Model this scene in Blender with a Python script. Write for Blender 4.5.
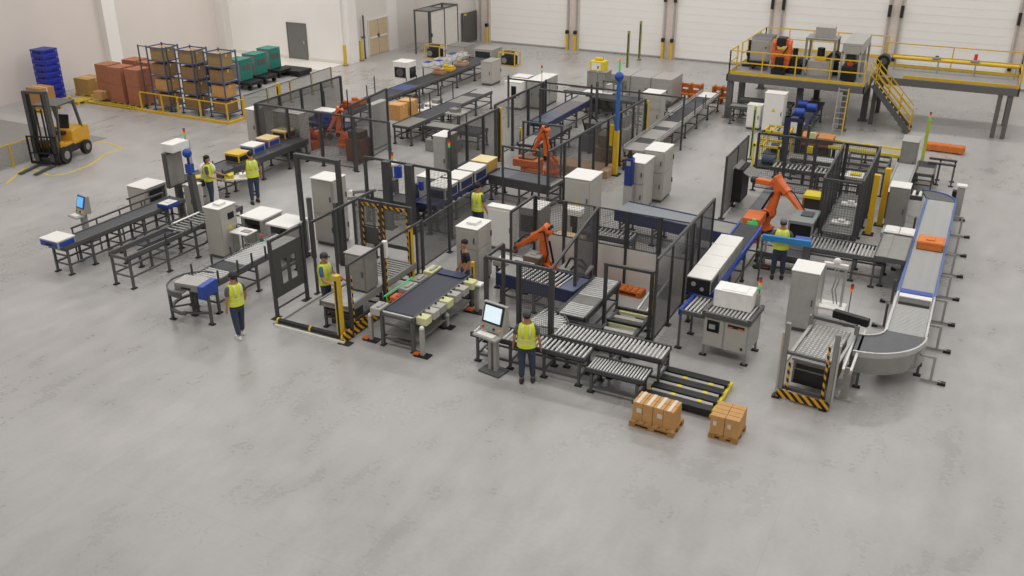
import bpy, bmesh, math, random
from mathutils import Vector, Matrix
random.seed(7)
for o in list(bpy.data.objects): bpy.data.objects.remove(o)
scn = bpy.context.scene
C = scn.collection
R = math.radians
PI = math.pi
# ---------------------------------------------------------------- camera
FPX, PITCH, YAW, ROLL, CAMH = 935.7, R(24.86), R(-26.824), R(-0.033), 11.0
_cp, _sp, _cy, _sy = math.cos(PITCH), math.sin(PITCH), math.cos(YAW), math.sin(YAW)
FW = Vector((_sy*_cp, _cy*_cp, -_sp))
RT0 = Vector((_cy, -_sy, 0)); UP0 = RT0.cross(FW)
RT = RT0*math.cos(ROLL)+UP0*math.sin(ROLL)
UP = -RT0*math.sin(ROLL)+UP0*math.cos(ROLL)
cd = bpy.data.cameras.new('camera'); cam = bpy.data.objects.new('camera', cd); C.objects.link(cam)
cd.sensor_width = 36; cd.lens = FPX/1024*36; cd.clip_end = 300
m3 = Matrix((RT, UP, -FW)).transposed()
cam.matrix_world = Matrix.Translation((0, 0, CAMH)) @ m3.to_4x4()
scn.camera = cam
def at(x, y, z=0.0):
    "world x, y of photo pixel (x, y) on the level z"
    d = RT*((x-512)/FPX)+UP*(-(y-288)/FPX)+FW
    t = (z-CAMH)/d.z
    return d.x*t, d.y*t
# ---------------------------------------------------------------- world, light, exposure
scn.view_settings.view_transform = 'Standard'; scn.view_settings.look = 'None'
scn.view_settings.gamma = 1; scn.view_settings.use_curve_mapping = False
scn.view_settings.exposure = 0.0
wd = bpy.data.worlds.new('hall'); scn.world = wd; wd.use_nodes = True
wd.node_tree.nodes['Background'].inputs[0].default_value = (1.0, .99, .975, 1)
wd.node_tree.nodes['Background'].inputs[1].default_value = 0.36
def area(name, loc, sx, sy, power, rot=(0, 0, 0), col=(1, .97, .93)):
    l = bpy.data.lights.new(name, 'AREA'); l.shape = 'RECTANGLE'; l.size = sx; l.size_y = sy
    l.energy = power; l.color = col
    o = bpy.data.objects.new(name, l); o.location = loc; o.rotation_euler = rot; C.objects.link(o)
    return o
for yy in (10, 22, 34, 46):
    for xx in (-36, -25, -14, -3, 8):
        area('overhead_light', (xx, yy, 15.5), 8, 1.6, (360 if xx < -30 else 430) + (130 if yy > 40 else 0), col=(1, .985, .965))
area('overhead_light', (-37.5, 39.5, 12.5), 8, 1.6, 520, col=(1, .985, .965))  # extra light added lower down to brighten the facing wall
# ---------------------------------------------------------------- materials
def srgb(h):
    if isinstance(h, str): h = [int(h[i:i+2], 16) for i in (0, 2, 4)]
    return tuple(((c/255)/12.92 if c/255 <= .04045 else ((c/255+.055)/1.055)**2.4) for c in h)
MC = {}
def mat(name, col, rough=.5, metal=0.0, noise=.06, scale=6.0, emit=None, alpha=None, bump=0):
    if name in MC: return MC[name]
    m = bpy.data.materials.new(name); m.use_nodes = True; nt = m.node_tree; N = nt.nodes
    b = N['Principled BSDF']; c = srgb(col)
    b.inputs['Roughness'].default_value = rough; b.inputs['Metallic'].default_value = metal
    tc = N.new('ShaderNodeTexCoord'); nz = N.new('ShaderNodeTexNoise'); nz.inputs['Scale'].default_value = scale
    nz.inputs['Detail'].default_value = 4
    cr = N.new('ShaderNodeValToRGB')
    cr.color_ramp.elements[0].position = .3; cr.color_ramp.elements[1].position = .7
    cr.color_ramp.elements[0].color = (*[x*(1-noise) for x in c], 1)
    cr.color_ramp.elements[1].color = (*[min(1, x*(1+noise)) for x in c], 1)
    nt.links.new(tc.outputs['Object'], nz.inputs['Vector']); nt.links.new(nz.outputs['Fac'], cr.inputs['Fac'])
    nt.links.new(cr.outputs['Color'], b.inputs['Base Color'])
    if bump:
        bp = N.new('ShaderNodeBump'); bp.inputs['Strength'].default_value = bump
        nt.links.new(nz.outputs['Fac'], bp.inputs['Height']); nt.links.new(bp.outputs['Normal'], b.inputs['Normal'])
    if emit:
        b.inputs['Emission Color'].default_value = (*srgb(emit[0]), 1); b.inputs['Emission Strength'].default_value = emit[1]
    if alpha is not None:
        b.inputs['Alpha'].default_value = alpha
    MC[name] = m
    return m
STEEL = mat('dark_grey_steel', '5a5a59', .45, .2)
FRAME = mat('charcoal_frame', '454545', .5, .1)
GREYM = mat('grey_painted_metal', '8a8883', .45, .1)
LGREY = mat('light_grey_metal', 'a5a29d', .4, .1)  # darkened along with CAB so machine sides look shaded
ALU = mat('brushed_aluminium', 'c2c1be', .35, .5)
ROLL_M = mat('zinc_roller', 'c6c5c2', .35, .35)
ROLL_F = mat('fine_roller_grey', 'adaca9', .4, .3)
ROLL_D = mat('dull_roller', '9c9b98', .4, .4)
CAB = mat('cabinet_cream_shaded', 'afaba3', .45, 0, .03)  # colour darkened so cabinet sides look shaded against the white tops
CABW = mat('cabinet_white', 'e6e3dd', .4, 0, .02)
BLACK = mat('black_plastic', '1a1a1b', .5)
RUB = mat('black_rubber', '262626', .8)
BELT = mat('belt_charcoal', '3d3e42', .55, 0, .1, 3)
BELTN = mat('belt_navy', '30323f', .5, 0, .1, 3)
BLUE = mat('blue_paint', '27479e', .4)
BLUER = mat('blue_rail', '4865a6', .4)
NAVY = mat('navy_paint', '262d50', .45)
SKYB = mat('sky_blue_paint', '2f7fb8', .4)
YEL = mat('yellow_paint', 'd3ad27', .45)
YELB = mat('yellow_bright', 'd8c42a', .45)
ORG = mat('robot_orange', 'd8692f', .42)
ORGD = mat('orange_dark', 'a94a1f', .5)
RED = mat('red_plastic', 'b3261e', .4, emit=('b3261e', .3))
AMB = mat('amber_plastic', 'd98a1c', .4, emit=('d98a1c', .3))
GRN = mat('green_plastic', '2f9a55', .4, emit=('39b566', .5))
TEAL = mat('teal_paint', '1d7a6b', .45)
CARD = mat('cardboard', 'c1935c', .8, 0, .08, 5)
CARDR = mat('cardboard_red', 'a2694c', .85, 0, .08, 5)
CARDB = mat('cardboard_brown', '8f6f4b', .85, 0, .1, 5)
CARDD = mat('cardboard_flap_seam', '6f4d2c', .8)
TAPE = mat('packing_tape', 'd9cdb8', .5)
WOOD = mat('pallet_wood', 'a87f4d', .85, 0, .15, 8)
WOODR = mat('pallet_orange', 'c56d2d', .8, 0, .15, 8)
CREAM = mat('pale_yellow_plastic', 'cfcf9a', .5)
SCREEN = mat('screen_white', 'cfe0e6', .3, emit=('d5e6ee', .6))
SCREENB = mat('screen_blue', '5fa6d8', .3, emit=('5fa6d8', .7))
DGLASS = mat('dark_glass', '22272a', .15)
SMOKE = mat('smoked_panel', '565654', .25, alpha=.42)
CLEAR = mat('clear_panel', '8f8f8b', .2, alpha=.3)
DPAN = mat('dark_solid_panel', '4a4a48', .5)
WIRE = mat('mesh_wire', '4a4a4a', .5, .2)
SKIN = mat('skin_tone', 'b07f62', .6)
DENIM = mat('denim_navy', '384154', .85, 0, .15, 20)
SHIRTG = mat('grey_tshirt', '50555e', .85)
SHIRTB = mat('blue_tshirt', '3a5f92', .85)
VEST = mat('hi_vis_yellow', 'd8e02c', .7)
REFL = mat('reflective_tape', 'dce2a8', .35)
HAIR = mat('dark_hair', '201b19', .8)
SHOE = mat('dark_shoe', '2c2b2a', .7)
SHOEW = mat('white_shoe', 'd0d0d0', .7)
BROWN = mat('brown_panel', '6e4a33', .6)
WALLM = mat('wall_white', 'e8e4df', .8, 0, .02, .5)
WALLG = mat('wall_grey_white', 'd8d3cc', .8, 0, .02, .5)
DOORG = mat('door_grey', '6d6c69', .5)
DOORB = mat('door_beige', 'c6b293', .6)
COLM = mat('dock_column', 'cdbfb4', .7)
# black / yellow hazard stripes, a real painted pattern in object space
def hazard():
    m = bpy.data.materials.new('hazard_stripes'); m.use_nodes = True; nt = m.node_tree; N = nt.nodes; b = N['Principled BSDF']
    tc = N.new('ShaderNodeTexCoord'); w = N.new('ShaderNodeTexWave'); w.wave_type = 'BANDS'; w.bands_direction = 'DIAGONAL'
    w.inputs['Scale'].default_value = 3.2; w.inputs['Distortion'].default_value = 0
    r = N.new('ShaderNodeValToRGB'); r.color_ramp.interpolation = 'CONSTANT'
    r.color_ramp.elements[0].color = (*srgb('1c1c1c'), 1); r.color_ramp.elements[1].position = .5; r.color_ramp.elements[1].color = (*srgb('dca21a'), 1)
    nt.links.new(tc.outputs['Object'], w.inputs['Vector']); nt.links.new(w.outputs['Fac'], r.inputs['Fac']); nt.links.new(r.outputs['Color'], b.inputs['Base Color'])
    b.inputs['Roughness'].default_value = .5
    return m
HAZ = hazard()
# ---------------------------------------------------------------- mesh builder
class MB:
    def __init__(s): s.v = []; s.f = []; s.mi = []; s.sm = []; s.X = Matrix.Identity(4)
    def add(s, vs, fs, m=0, smooth=False):
        n = len(s.v); s.v += [tuple(s.X @ Vector(v)) for v in vs]
        for f in fs: s.f.append([n+i for i in f]); s.mi.append(m); s.sm.append(smooth)
        return s
    def box(s, x0, x1, y0, y1, z0, z1, m=0):
        return s.add([(x0,y0,z0),(x1,y0,z0),(x1,y1,z0),(x0,y1,z0),(x0,y0,z1),(x1,y0,z1),(x1,y1,z1),(x0,y1,z1)],
            [(0,3,2,1),(4,5,6,7),(0,1,5,4),(1,2,6,5),(2,3,7,6),(3,0,4,7)], m)
    def cyl(s, p0, p1, r0, r1=None, n=10, m=0, smooth=True, caps=True):
        p0 = Vector(p0); p1 = Vector(p1); r1 = r0 if r1 is None else r1
        d = (p1-p0).normalized(); a = d.orthogonal().normalized(); b = d.cross(a)
        vs = []
        for i in range(n):
            t = 2*PI*i/n+PI/n; e = a*math.cos(t)+b*math.sin(t)
            vs.append(p0+e*r0); vs.append(p1+e*r1)
        fs = [(2*i, 2*((i+1) % n), 2*((i+1) % n)+1, 2*i+1) for i in range(n)]
        s.add(vs, fs, m, smooth)
        if caps:
            s.add([vs[2*i] for i in range(n)], [tuple(reversed(range(n)))], m)
            s.add([vs[2*i+1] for i in range(n)], [tuple(range(n))], m)
        return s
    def bar(s, p0, p1, w, h=None, m=0):
        "rectangular bar between two points"
        h = w if h is None else h
        p0 = Vector(p0); p1 = Vector(p1); d = (p1-p0).normalized()
        u = Vector((0, 0, 1)) if abs(d.z) < .95 else Vector((1, 0, 0))
        a = d.cross(u).normalized(); b = a.cross(d).normalized()
        vs = []
        for p in (p0, p1):
            for x, y in ((-1,-1),(1,-1),(1,1),(-1,1)): vs.append(p+a*(x*w/2)+b*(y*h/2))
        return s.add(vs, [(3,2,1,0),(4,5,6,7),(0,1,5,4),(1,2,6,5),(2,3,7,6),(3,0,4,7)], m)
    def tube(s, pts, r, n=8, m=0):
        for a, b in zip(pts, pts[1:]): s.cyl(a, b, r, n=n, m=m)
        for p in pts[1:-1]: s.ball(p, r, r, r, 6, 4, m)
        return s
    def ball(s, c, rx, ry=None, rz=None, n=12, k=8, m=0):
        ry = rx if ry is None else ry; rz = rx if rz is None else rz
        vs = [(c[0], c[1], c[2]-rz)]
        for j in range(1, k):
            t = -PI/2+PI*j/k
            for i in range(n): vs.append((c[0]+rx*math.cos(t)*math.cos(2*PI*i/n), c[1]+ry*math.cos(t)*math.sin(2*PI*i/n), c[2]+rz*math.sin(t)))
        vs.append((c[0], c[1], c[2]+rz)); L = len(vs)-1
        fs = [(0, 1+(i+1) % n, 1+i) for i in range(n)]
        for j in range(k-2):
            for i in range(n): fs.append((1+j*n+i, 1+j*n+(i+1) % n, 1+(j+1)*n+(i+1) % n, 1+(j+1)*n+i))
        fs += [(L, 1+(k-2)*n+i, 1+(k-2)*n+(i+1) % n) for i in range(n)]
        return s.add(vs, fs, m, True)
    def prism(s, poly, z0, z1, m=0, axis='z'):
        "closed polygon extruded along an axis; poly holds the other two coordinates, counter-clockwise"
        n = len(poly)
        def P(a, b, c): return (a, b, c) if axis == 'z' else ((a, c, b) if axis == 'y' else (c, a, b))
        vs = [P(a, b, z0) for a, b in poly]+[P(a, b, z1) for a, b in poly]
        fs = [tuple(reversed(range(n))), tuple(range(n, 2*n))]+[(i, (i+1) % n, n+(i+1) % n, n+i) for i in range(n)]
        if axis == 'y': fs = [tuple(reversed(f)) for f in fs]
        return s.add(vs, fs, m)
    def loft(s, rings, m=0, cap=True, smooth=True):
        n = len(rings[0]); vs = [p for r in rings for p in r]
        fs = [(j*n+i, j*n+(i+1) % n, (j+1)*n+(i+1) % n, (j+1)*n+i) for j in range(len(rings)-1) for i in range(n)]
        if cap: fs += [tuple(reversed(range(n))), tuple(range((len(rings)-1)*n, len(rings)*n))]
        return s.add(vs, fs, m, smooth)
    def arc(s, cx, cy, r0, r1, a0, a1, z0, z1, n=16, m=0):
        "a curved bar, from angle a0 to a1 in degrees"
        vs = []
        for i in range(n+1):
            t = R(a0+(a1-a0)*i/n); c, q = math.cos(t), math.sin(t)
            vs += [(cx+r0*c, cy+r0*q, z0), (cx+r1*c, cy+r1*q, z0), (cx+r1*c, cy+r1*q, z1), (cx+r0*c, cy+r0*q, z1)]
        fs = []
        for i in range(n):
            a = 4*i
            for k in range(4): fs.append((a+k, a+4+k, a+4+(k+1) % 4, a+(k+1) % 4))
        fs += [(0, 1, 2, 3), (4*n+3, 4*n+2, 4*n+1, 4*n)]
        return s.add(vs, fs, m)
    def mesh(s, name, mats):
        me = bpy.data.meshes.new(name); me.from_pydata(s.v, [], s.f)
        for m in (mats if isinstance(mats, (list, tuple)) else [mats]): me.materials.append(m)
        me.polygons.foreach_set('material_index', s.mi); me.polygons.foreach_set('use_smooth', s.sm)
        me.update(); return me
    def build(s, name, mats, parent=None, bevel=0, loc=None):
        o = bpy.data.objects.new(name, s.mesh(name, mats)); C.objects.link(o)
        if parent: o.parent = parent
        if loc: o.location = loc
        if bevel:
            b = o.modifiers.new('bevel', 'BEVEL'); b.width = bevel; b.segments = 2; b.limit_method = 'ANGLE'
        return o
def place(me, name, parent, loc=(0, 0, 0), rot=(0, 0, 0)):
    o = bpy.data.objects.new(name, me); C.objects.link(o); o.parent = parent; o.location = loc; o.rotation_euler = rot
    return o
def tag(o, label, cat=None, group=None, kind=None):
    if label: o['label'] = label
    if cat: o['category'] = cat
    if group: o['group'] = group
    if kind: o['kind'] = kind
    return o
def thing(name, label, cat, loc=(0, 0, 0), rz=0.0, group=None):
    o = bpy.data.objects.new(name, None); C.objects.link(o); o.empty_display_size = .1
    o.location = loc if len(loc) == 3 else (loc[0], loc[1], 0); o.rotation_euler = (0, 0, R(rz))
    return tag(o, label, cat, group)
def struct(name, bm, m, bevel=0):
    return tag(bm.build(name, m, None, bevel), None, kind='structure')
def kids(o): return [c for c in bpy.data.objects if c.parent == o]
def dup(root, loc, label, rz=None, group=None):
    r = root.copy(); C.objects.link(r); r.location = loc if len(loc) == 3 else (loc[0], loc[1], root.location.z)
    if rz is not None: r.rotation_euler = (0, 0, R(rz))
    if label: r['label'] = label
    if group: r['group'] = group
    for ch in kids(root):
        c = ch.copy(); C.objects.link(c); c.parent = r
        for g in kids(ch):
            d = g.copy(); C.objects.link(d); d.parent = c
    return r
# ================================================================ SETTING
def floor_material():
    m = bpy.data.materials.new('polished_concrete'); m.use_nodes = True; nt = m.node_tree; N = nt.nodes; L = nt.links; b = N['Principled BSDF']
    tc = N.new('ShaderNodeTexCoord')
    def noise(sc, det, rough=.6, sx=1, sy=1):
        mp = N.new('ShaderNodeMapping'); mp.inputs['Scale'].default_value = (sx, sy, 1); L.new(tc.outputs['Object'], mp.inputs['Vector'])
        n = N.new('ShaderNodeTexNoise'); n.inputs['Scale'].default_value = sc; n.inputs['Detail'].default_value = det; n.inputs['Roughness'].default_value = rough
        L.new(mp.outputs['Vector'], n.inputs['Vector']); return n
    a = noise(.3, 3, .5); c = noise(9.0, 2, .5, 1, 1.3); e = noise(1.1, 2, .5, 1.8, .8)
    def math_(op, x, y):
        k = N.new('ShaderNodeMath'); k.operation = op
        for i, q in enumerate((x, y)):
            if isinstance(q, (int, float)): k.inputs[i].default_value = q
            else: L.new(q, k.inputs[i])
        return k.outputs[0]
    s = math_('ADD', math_('MULTIPLY', a.outputs['Fac'], .5), math_('ADD', math_('MULTIPLY', c.outputs['Fac'], .15), math_('MULTIPLY', e.outputs['Fac'], .35)))
    cr = N.new('ShaderNodeValToRGB'); L.new(s, cr.inputs['Fac'])
    cr.color_ramp.elements[0].position = .3; cr.color_ramp.elements[0].color = (*srgb('93908d'), 1)
    cr.color_ramp.elements[1].position = .7; cr.color_ramp.elements[1].color = (*srgb('b4b1ae'), 1)
    # sawn slab joints, a 6.1 m grid, a little darker
    sp = N.new('ShaderNodeSeparateXYZ'); L.new(tc.outputs['Object'], sp.inputs[0])
    jo = None
    for ax, off in ((0, 1.9), (1, 2.4)):
        f = math_('FRACT', math_('DIVIDE', math_('ADD', sp.outputs[ax], off+61), 6.1), 0)
        g = math_('LESS_THAN', f, .0035)
        jo = g if jo is None else math_('MAXIMUM', jo, g)
    mx = N.new('ShaderNodeMixRGB'); mx.blend_type = 'MULTIPLY'; L.new(math_('MULTIPLY', jo, .12), mx.inputs[0]); L.new(cr.outputs[0], mx.inputs[1]); mx.inputs[2].default_value = (.4, .4, .4, 1)
    L.new(mx.outputs[0], b.inputs['Base Color'])
    rr = N.new('ShaderNodeMapRange'); L.new(s, rr.inputs['Value']); rr.inputs['From Min'].default_value = .35; rr.inputs['From Max'].default_value = .65
    rr.inputs['To Min'].default_value = .22; rr.inputs['To Max'].default_value = .42; L.new(rr.outputs[0], b.inputs['Roughness'])
    b.inputs['Specular IOR Level'].default_value = .45
    return m
struct('floor', MB().box(-60, 22, -6, 62, -.3, 0), floor_material())
WH = 16
LWX, FWY, BWX, DWY = -42.1, 44.3, -33.3, 54.4
struct('wall_left', MB().box(LWX-.3, LWX, -6, FWY+.3, 0, WH), mat('wall_left_shade', 'd6cdc6', .8, 0, .02, .5))  # shade on this wall is put into a darker wall colour
struct('wall_facing', MB().box(LWX, BWX, FWY, FWY+.3, 0, WH), WALLM)
struct('wall_return', MB().box(BWX-.3, BWX, FWY+.3, 52.4, 0, WH).box(BWX, -30.1, 52.1, 52.4, 0, WH).box(-30.4, -30.1, 52.4, DWY, 0, WH), WALLG)
struct('wall_dock', MB().box(-30.4, 22, DWY, DWY+.4, 0, WH), WALLM)
struct('wall_right', MB().box(21.7, 22, -6, DWY, 0, WH), WALLM)
struct('wall_near', MB().box(-42.1, 22, -6.3, -6, 0, WH), WALLM)
tr = MB()
tr.box(LWX, LWX+.35, 35.3, 36.1, 0, WH); struct('trim_1', tr, WALLM)
struct('trim_2', MB().box(LWX, LWX+.55, FWY-.6, FWY, 0, WH), WALLG)
struct('trim_3', MB().box(BWX, BWX+.4, FWY+.15, FWY+1.0, 0, WH), WALLM)
struct('trim_4', MB().box(BWX, BWX+.12, 49.0, 49.9, 0, WH), WALLM)
struct('baseboard_facing', MB().box(LWX+.4, BWX, FWY-.04, FWY, 0, .18), WALLG)
# painted pale apron on the floor in front of the facing wall
struct('trim_5', MB().box(LWX+.6, BWX, FWY-2.0, FWY-.05, 0.0, .012), mat('pale_floor_paint', 'd9d4cc', .5))
# hinged doors
def wall_door(name, x0, x1, y, h, m, double=False, axis='x'):
    d = MB()
    if axis == 'x': d.box(x0, x1, y-.05, y, .02, h)
    else: d.box(y, y+.05, x0, x1, .02, h)
    o = tag(d.build(name, m, None, .01), None, kind='structure')
    f = MB(); w = .06
    if axis == 'x':
        f.box(x0-w, x0, y-.07, y, 0, h+w).box(x1, x1+w, y-.07, y, 0, h+w).box(x0, x1, y-.07, y, h, h+w)
    else:
        f.box(y, y+.07, x0-w, x0, 0, h+w).box(y, y+.07, x1, x1+w, 0, h+w).box(y, y+.07, x0, x1, h, h+w)
    f.build('door_frame', WALLG if double else m, o)
    if double:
        mid = (x0+x1)/2
        MB().box(y+.05, y+.056, mid-.008, mid+.008, .02, h).build('door_gap', DPAN, o)
        MB().box(y+.05, y+.09, x0+.1, mid-.08, 1.0, 1.08).box(y+.05, y+.09, mid+.08, x1-.1, 1.0, 1.08).build('push_bar', CABW, o)
        MB().box(y+.05, y+.1, mid-.12, mid+.06, 1.0, 1.2).build('lock', DPAN, o)
    else:
        MB().box(x1-.16, x1-.08, y-.12, y-.05, .95, 1.1).build('door_handle', ALU, o)
    return o
wall_door('door_1', -37.15, -35.85, FWY, 2.05, DOORG)
wall_door('door_2', 46.9, 48.9, BWX, 2.05, DOORB, True, 'y')
# dock doors: sectional white doors between columns
DOCKX = [-29.4, -23.25, -17.1, -10.95, -4.85, 1.25, 7.35]
for i, x in enumerate(DOCKX):
    c = MB().box(x-.42, x+.42, DWY-.16, DWY, 0, WH)
    o = struct('trim_%d' % (6+i), c, COLM)
    g = MB()
    for s in (-.27, .27): g.box(x+s-.05, x+s+.05, DWY-.22, DWY-.16, 0, WH)
    g.build('door_track', LGREY, o)
for i in range(6):
    x0, x1 = DOCKX[i]+.42, DOCKX[i+1]-.42
    d = MB().box(x0, x1, DWY-.06, DWY, .02, 12)
    o = struct('door_%d' % (3+i), d, mat('dock_door_white', 'e7e4df', .55, 0, .015, .6))
    z = .5; k = 0
    rb = MB()
    while z < 12:
        rb.box(x0, x1, DWY-.068, DWY-.06, z, z+.03); z += .42
    rb.build('panel_rib', mat('dock_rib', 'e2dcd5', .6), o)
    MB().box(x0, x1, DWY-.1, DWY-.06, .02, .1).build('bottom_seal', LGREY, o)
for i, x in enumerate(DOCKX[:6]):
    for s in (-1, 1):
        if i == 0 and s < 0: continue
        o = thing('dock_bollard', '', 'bollard', (x+s*.27, DWY-.35, 0), 0, 'yellow bollards flanking the dock door columns')
        MB().box(-.07, .07, -.07, .07, 0, 1.15).build('post', YEL, o, .01)
        MB().box(-.09, .09, -.12, .09, 1.0, 1.2).build('cap', BLACK, o, .01)
        nm = ('leftmost', 'second from left', 'third from left', 'fourth from left', 'fifth from left', 'sixth from left')[i]
        o['label'] = 'yellow bollard on the %s side of the %s dock door column' % ('left' if s < 0 else 'right', nm)
        p = MB().box(-.08, .08, -.14, .0, -.3, .3).build('dock_bumper', RUB, None, .01, (x+s*.3, DWY-.22, 3.55))
        tag(p, 'black rubber pad high on the %s side of the %s dock door column' % ('left' if s < 0 else 'right', nm), 'bumper', 'black rubber pads on the dock door columns')
# ================================================================ BUILDERS
def leg_part(t, x, y, h, w=.06, m=STEEL, foot=True, fr=.055):
    l = MB().box(-w/2, w/2, -w/2, w/2, .03, h).build('leg', m, t, 0, (x, y, 0))
    if foot: MB().box(-fr*1.5, fr*1.5, -fr, fr, 0, .03).cyl((0, 0, .03), (0, 0, .07), .02, n=6).build('foot', RUB, l)
    return l
def stands(t, L, W, h, fr=(.03, .5, .97), m=STEEL, low=.3, long_bar=True, lw=.06):
    for f in fr:
        x = L*f
        for s in (-1, 1): leg_part(t, x, s*(W/2-.02), h, lw, m)
        MB().bar((x, -W/2, low), (x, W/2, low), .04, .04).build('crossbar', m, t); MB().bar((x, -W/2, h*.75), (x, W/2, h*.75), .04).build('crossbar', m, t)
    if long_bar and len(fr) > 1:
        for s in (-1, 1):
            MB().bar((L*fr[0], s*(W/2-.02), low), (L*fr[-1], s*(W/2-.02), low), .04, .05).build('stretcher', m, t)
RCACHE = {}
def roller_mesh(W, r, m):
    k = (round(W, 3), r, m.name)
    if k not in RCACHE:
        RCACHE[k] = MB().cyl((0, -W/2, 0), (0, W/2, 0), r, n=10).cyl((0, -W/2-.02, 0), (0, -W/2, 0), r*.4, n=6).cyl((0, W/2, 0), (0, W/2+.02, 0), r*.4, n=6).mesh('roller', m)
    return RCACHE[k]
def conveyor(label, x, y, L, W, h, rz=90, segs=(('roller', 0, 1),), rail=STEEL, railh=.12, legs=(.04, .5, .96), legm=STEEL, pitch=.13, r=.03,
             name='roller_conveyor', cat='conveyor', group=None, rm=ROLL_M, belt=BELT, low=.3, long_bar=True, side=0.0, raised=0.0, posts=(), lw=.06):
    """straight conveyor starting at x, y and running L metres along local x; segs are (kind, from, to) stretches"""
    t = thing(name, label, cat, (x, y, 0), rz, group)
    for s in (-1, 1):
        y0 = s*W/2
        b = MB().box(0, L, y0-.025, y0+.025, h-railh, h+.02)
        b.box(0, L, y0-.025+s*.0, y0+.025+s*.03, h-railh, h-railh+.02)
        if raised:
            b.bar((0, y0, h+raised), (L, y0, h+raised), .03, .05)
            n = max(2, int(L/1.0)+1)
            for i in range(n): b.bar((L*i/(n-1)*.98+.01, y0, h), (L*i/(n-1)*.98+.01, y0, h+raised), .025)
        b.build('side_rail', rail, t, 0)
    MB().box(0, .04, -W/2, W/2, h-railh, h-.04).box(L-.04, L, -W/2, W/2, h-railh, h-.04).build('end_plate', rail, t)
    iw = W-.07
    for sg in segs:
        kind, a, b_ = sg[:3]; a *= L; b_ *= L
        if kind == 'roller' or kind == 'fine':
            p = pitch if kind == 'roller' else .07
            n = max(1, int((b_-a)/p)); me = roller_mesh(iw, r if kind == 'roller' else .022, sg[3] if len(sg) > 3 else rm)
            for i in range(n): place(me, 'roller', t, (a+(i+.5)*(b_-a)/n, 0, h-.02))
            if kind == 'fine': MB().box(a, b_, -iw/2, iw/2, h-.075, h-.06).build('drip_tray', rail, t)
        elif kind == 'belt':
            bb = MB()
            z1, z0 = h+.005, h-.07
            rr = (z1-z0)/2; pts = []
            for i in range(7): q = PI/2+PI*i/6; pts.append((a+rr+rr*math.cos(q), (z0+z1)/2+rr*math.sin(q)))
            for i in range(7): q = -PI/2+PI*i/6; pts.append((b_-rr+rr*math.cos(q), (z0+z1)/2+rr*math.sin(q)))
            bb.prism(pts, -iw/2+.01, iw/2-.01, 0, 'y'); bb.build('belt', sg[3] if len(sg) > 3 else belt, t)
        elif kind == 'plate':
            MB().box(a, b_, -iw/2, iw/2, h-.03, h).build('plate', sg[3] if len(sg) > 3 else GREYM, t, .004)
        elif kind == 'slats':
            q = MB(); n = int((b_-a)/.05)
            for i in range(n): q.box(a+i*.05+.006, a+i*.05+.044, -iw/2, iw/2, h-.03, h)
            q.build('slat_chain', sg[3] if len(sg) > 3 else belt, t)
    if side:
        for s in (-1, 1): MB().box(.02, L-.02, s*W/2-.012+s*.03, s*W/2+.012+s*.03, h-side, h).build('side_panel', rail, t, .004)
    for f, s, hh in posts:
        MB().box(-.02, .02, -.02, .02, h-.05, h+hh).build('guide_post', FRAME, t, 0, (L*f, s*(W/2+.03), 0))
    stands(t, L, W, h-railh, legs, legm, low, long_bar, lw)
    return t
def curve_conveyor(label, cx, cy, rin, rout, a0, a1, h, kind='roller', rail=STEEL, leg_angles=(), belt=BELT, skirt=0, name='curved_conveyor', rm=ROLL_M, skirtm=GREYM, loc_z=0, stepa=7):
    t = thing(name, label, 'conveyor', (cx, cy, 0))
    for rr, w in ((rin, .04), (rout, .04)):
        MB().arc(0, 0, rr-w/2, rr+w/2, a0, a1, h-.12, h+.03, 20).build('side_rail', rail, t)
    if kind == 'belt': MB().arc(0, 0, rin+.02, rout-.02, a0, a1, h-.06, h, 20).build('belt', belt, t)
    else:
        n = int(abs(a1-a0)/stepa); W = rout-rin-.05
        for i in range(n):
            q = a0+(a1-a0)*(i+.5)/n
            me = roller_mesh(W, .03, rm)
            place(me, 'roller', t, ((rin+rout)/2*math.cos(R(q)), (rin+rout)/2*math.sin(R(q)), h-.02), (0, 0, R(q+90)))
    if skirt: MB().arc(0, 0, rout+.02, rout+.035, a0, a1, h-skirt, h-.1, 24).build('skirt', skirtm, t)
    for a in leg_angles:
        c, s = math.cos(R(a)), math.sin(R(a))
        for rr in (rin+.03, rout-.03): leg_part(t, rr*c, rr*s, h-.12)
        MB().bar((rin*c, rin*s, .35), (rout*c, rout*s, .35), .04).build('crossbar', STEEL, t)
    return t
def stack_light(parent, x, y, z, h=.5, w=.022, cols=(GRN, AMB, RED), pole=STEEL):
    p = MB().cyl((0, 0, 0), (0, 0, h), w*.6, n=8).build('signal_pole', pole, parent, 0, (x, y, z))
    for i, m in enumerate(cols):
        MB().cyl((0, 0, h+.09*i), (0, 0, h+.09*i+.08), w*1.8, n=10).build('signal_lamp', m, p)
    MB().cyl((0, 0, h+.09*len(cols)), (0, 0, h+.09*len(cols)+.02), w*1.9, n=10).build('lamp_cap', BLACK, p)
    return p
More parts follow.
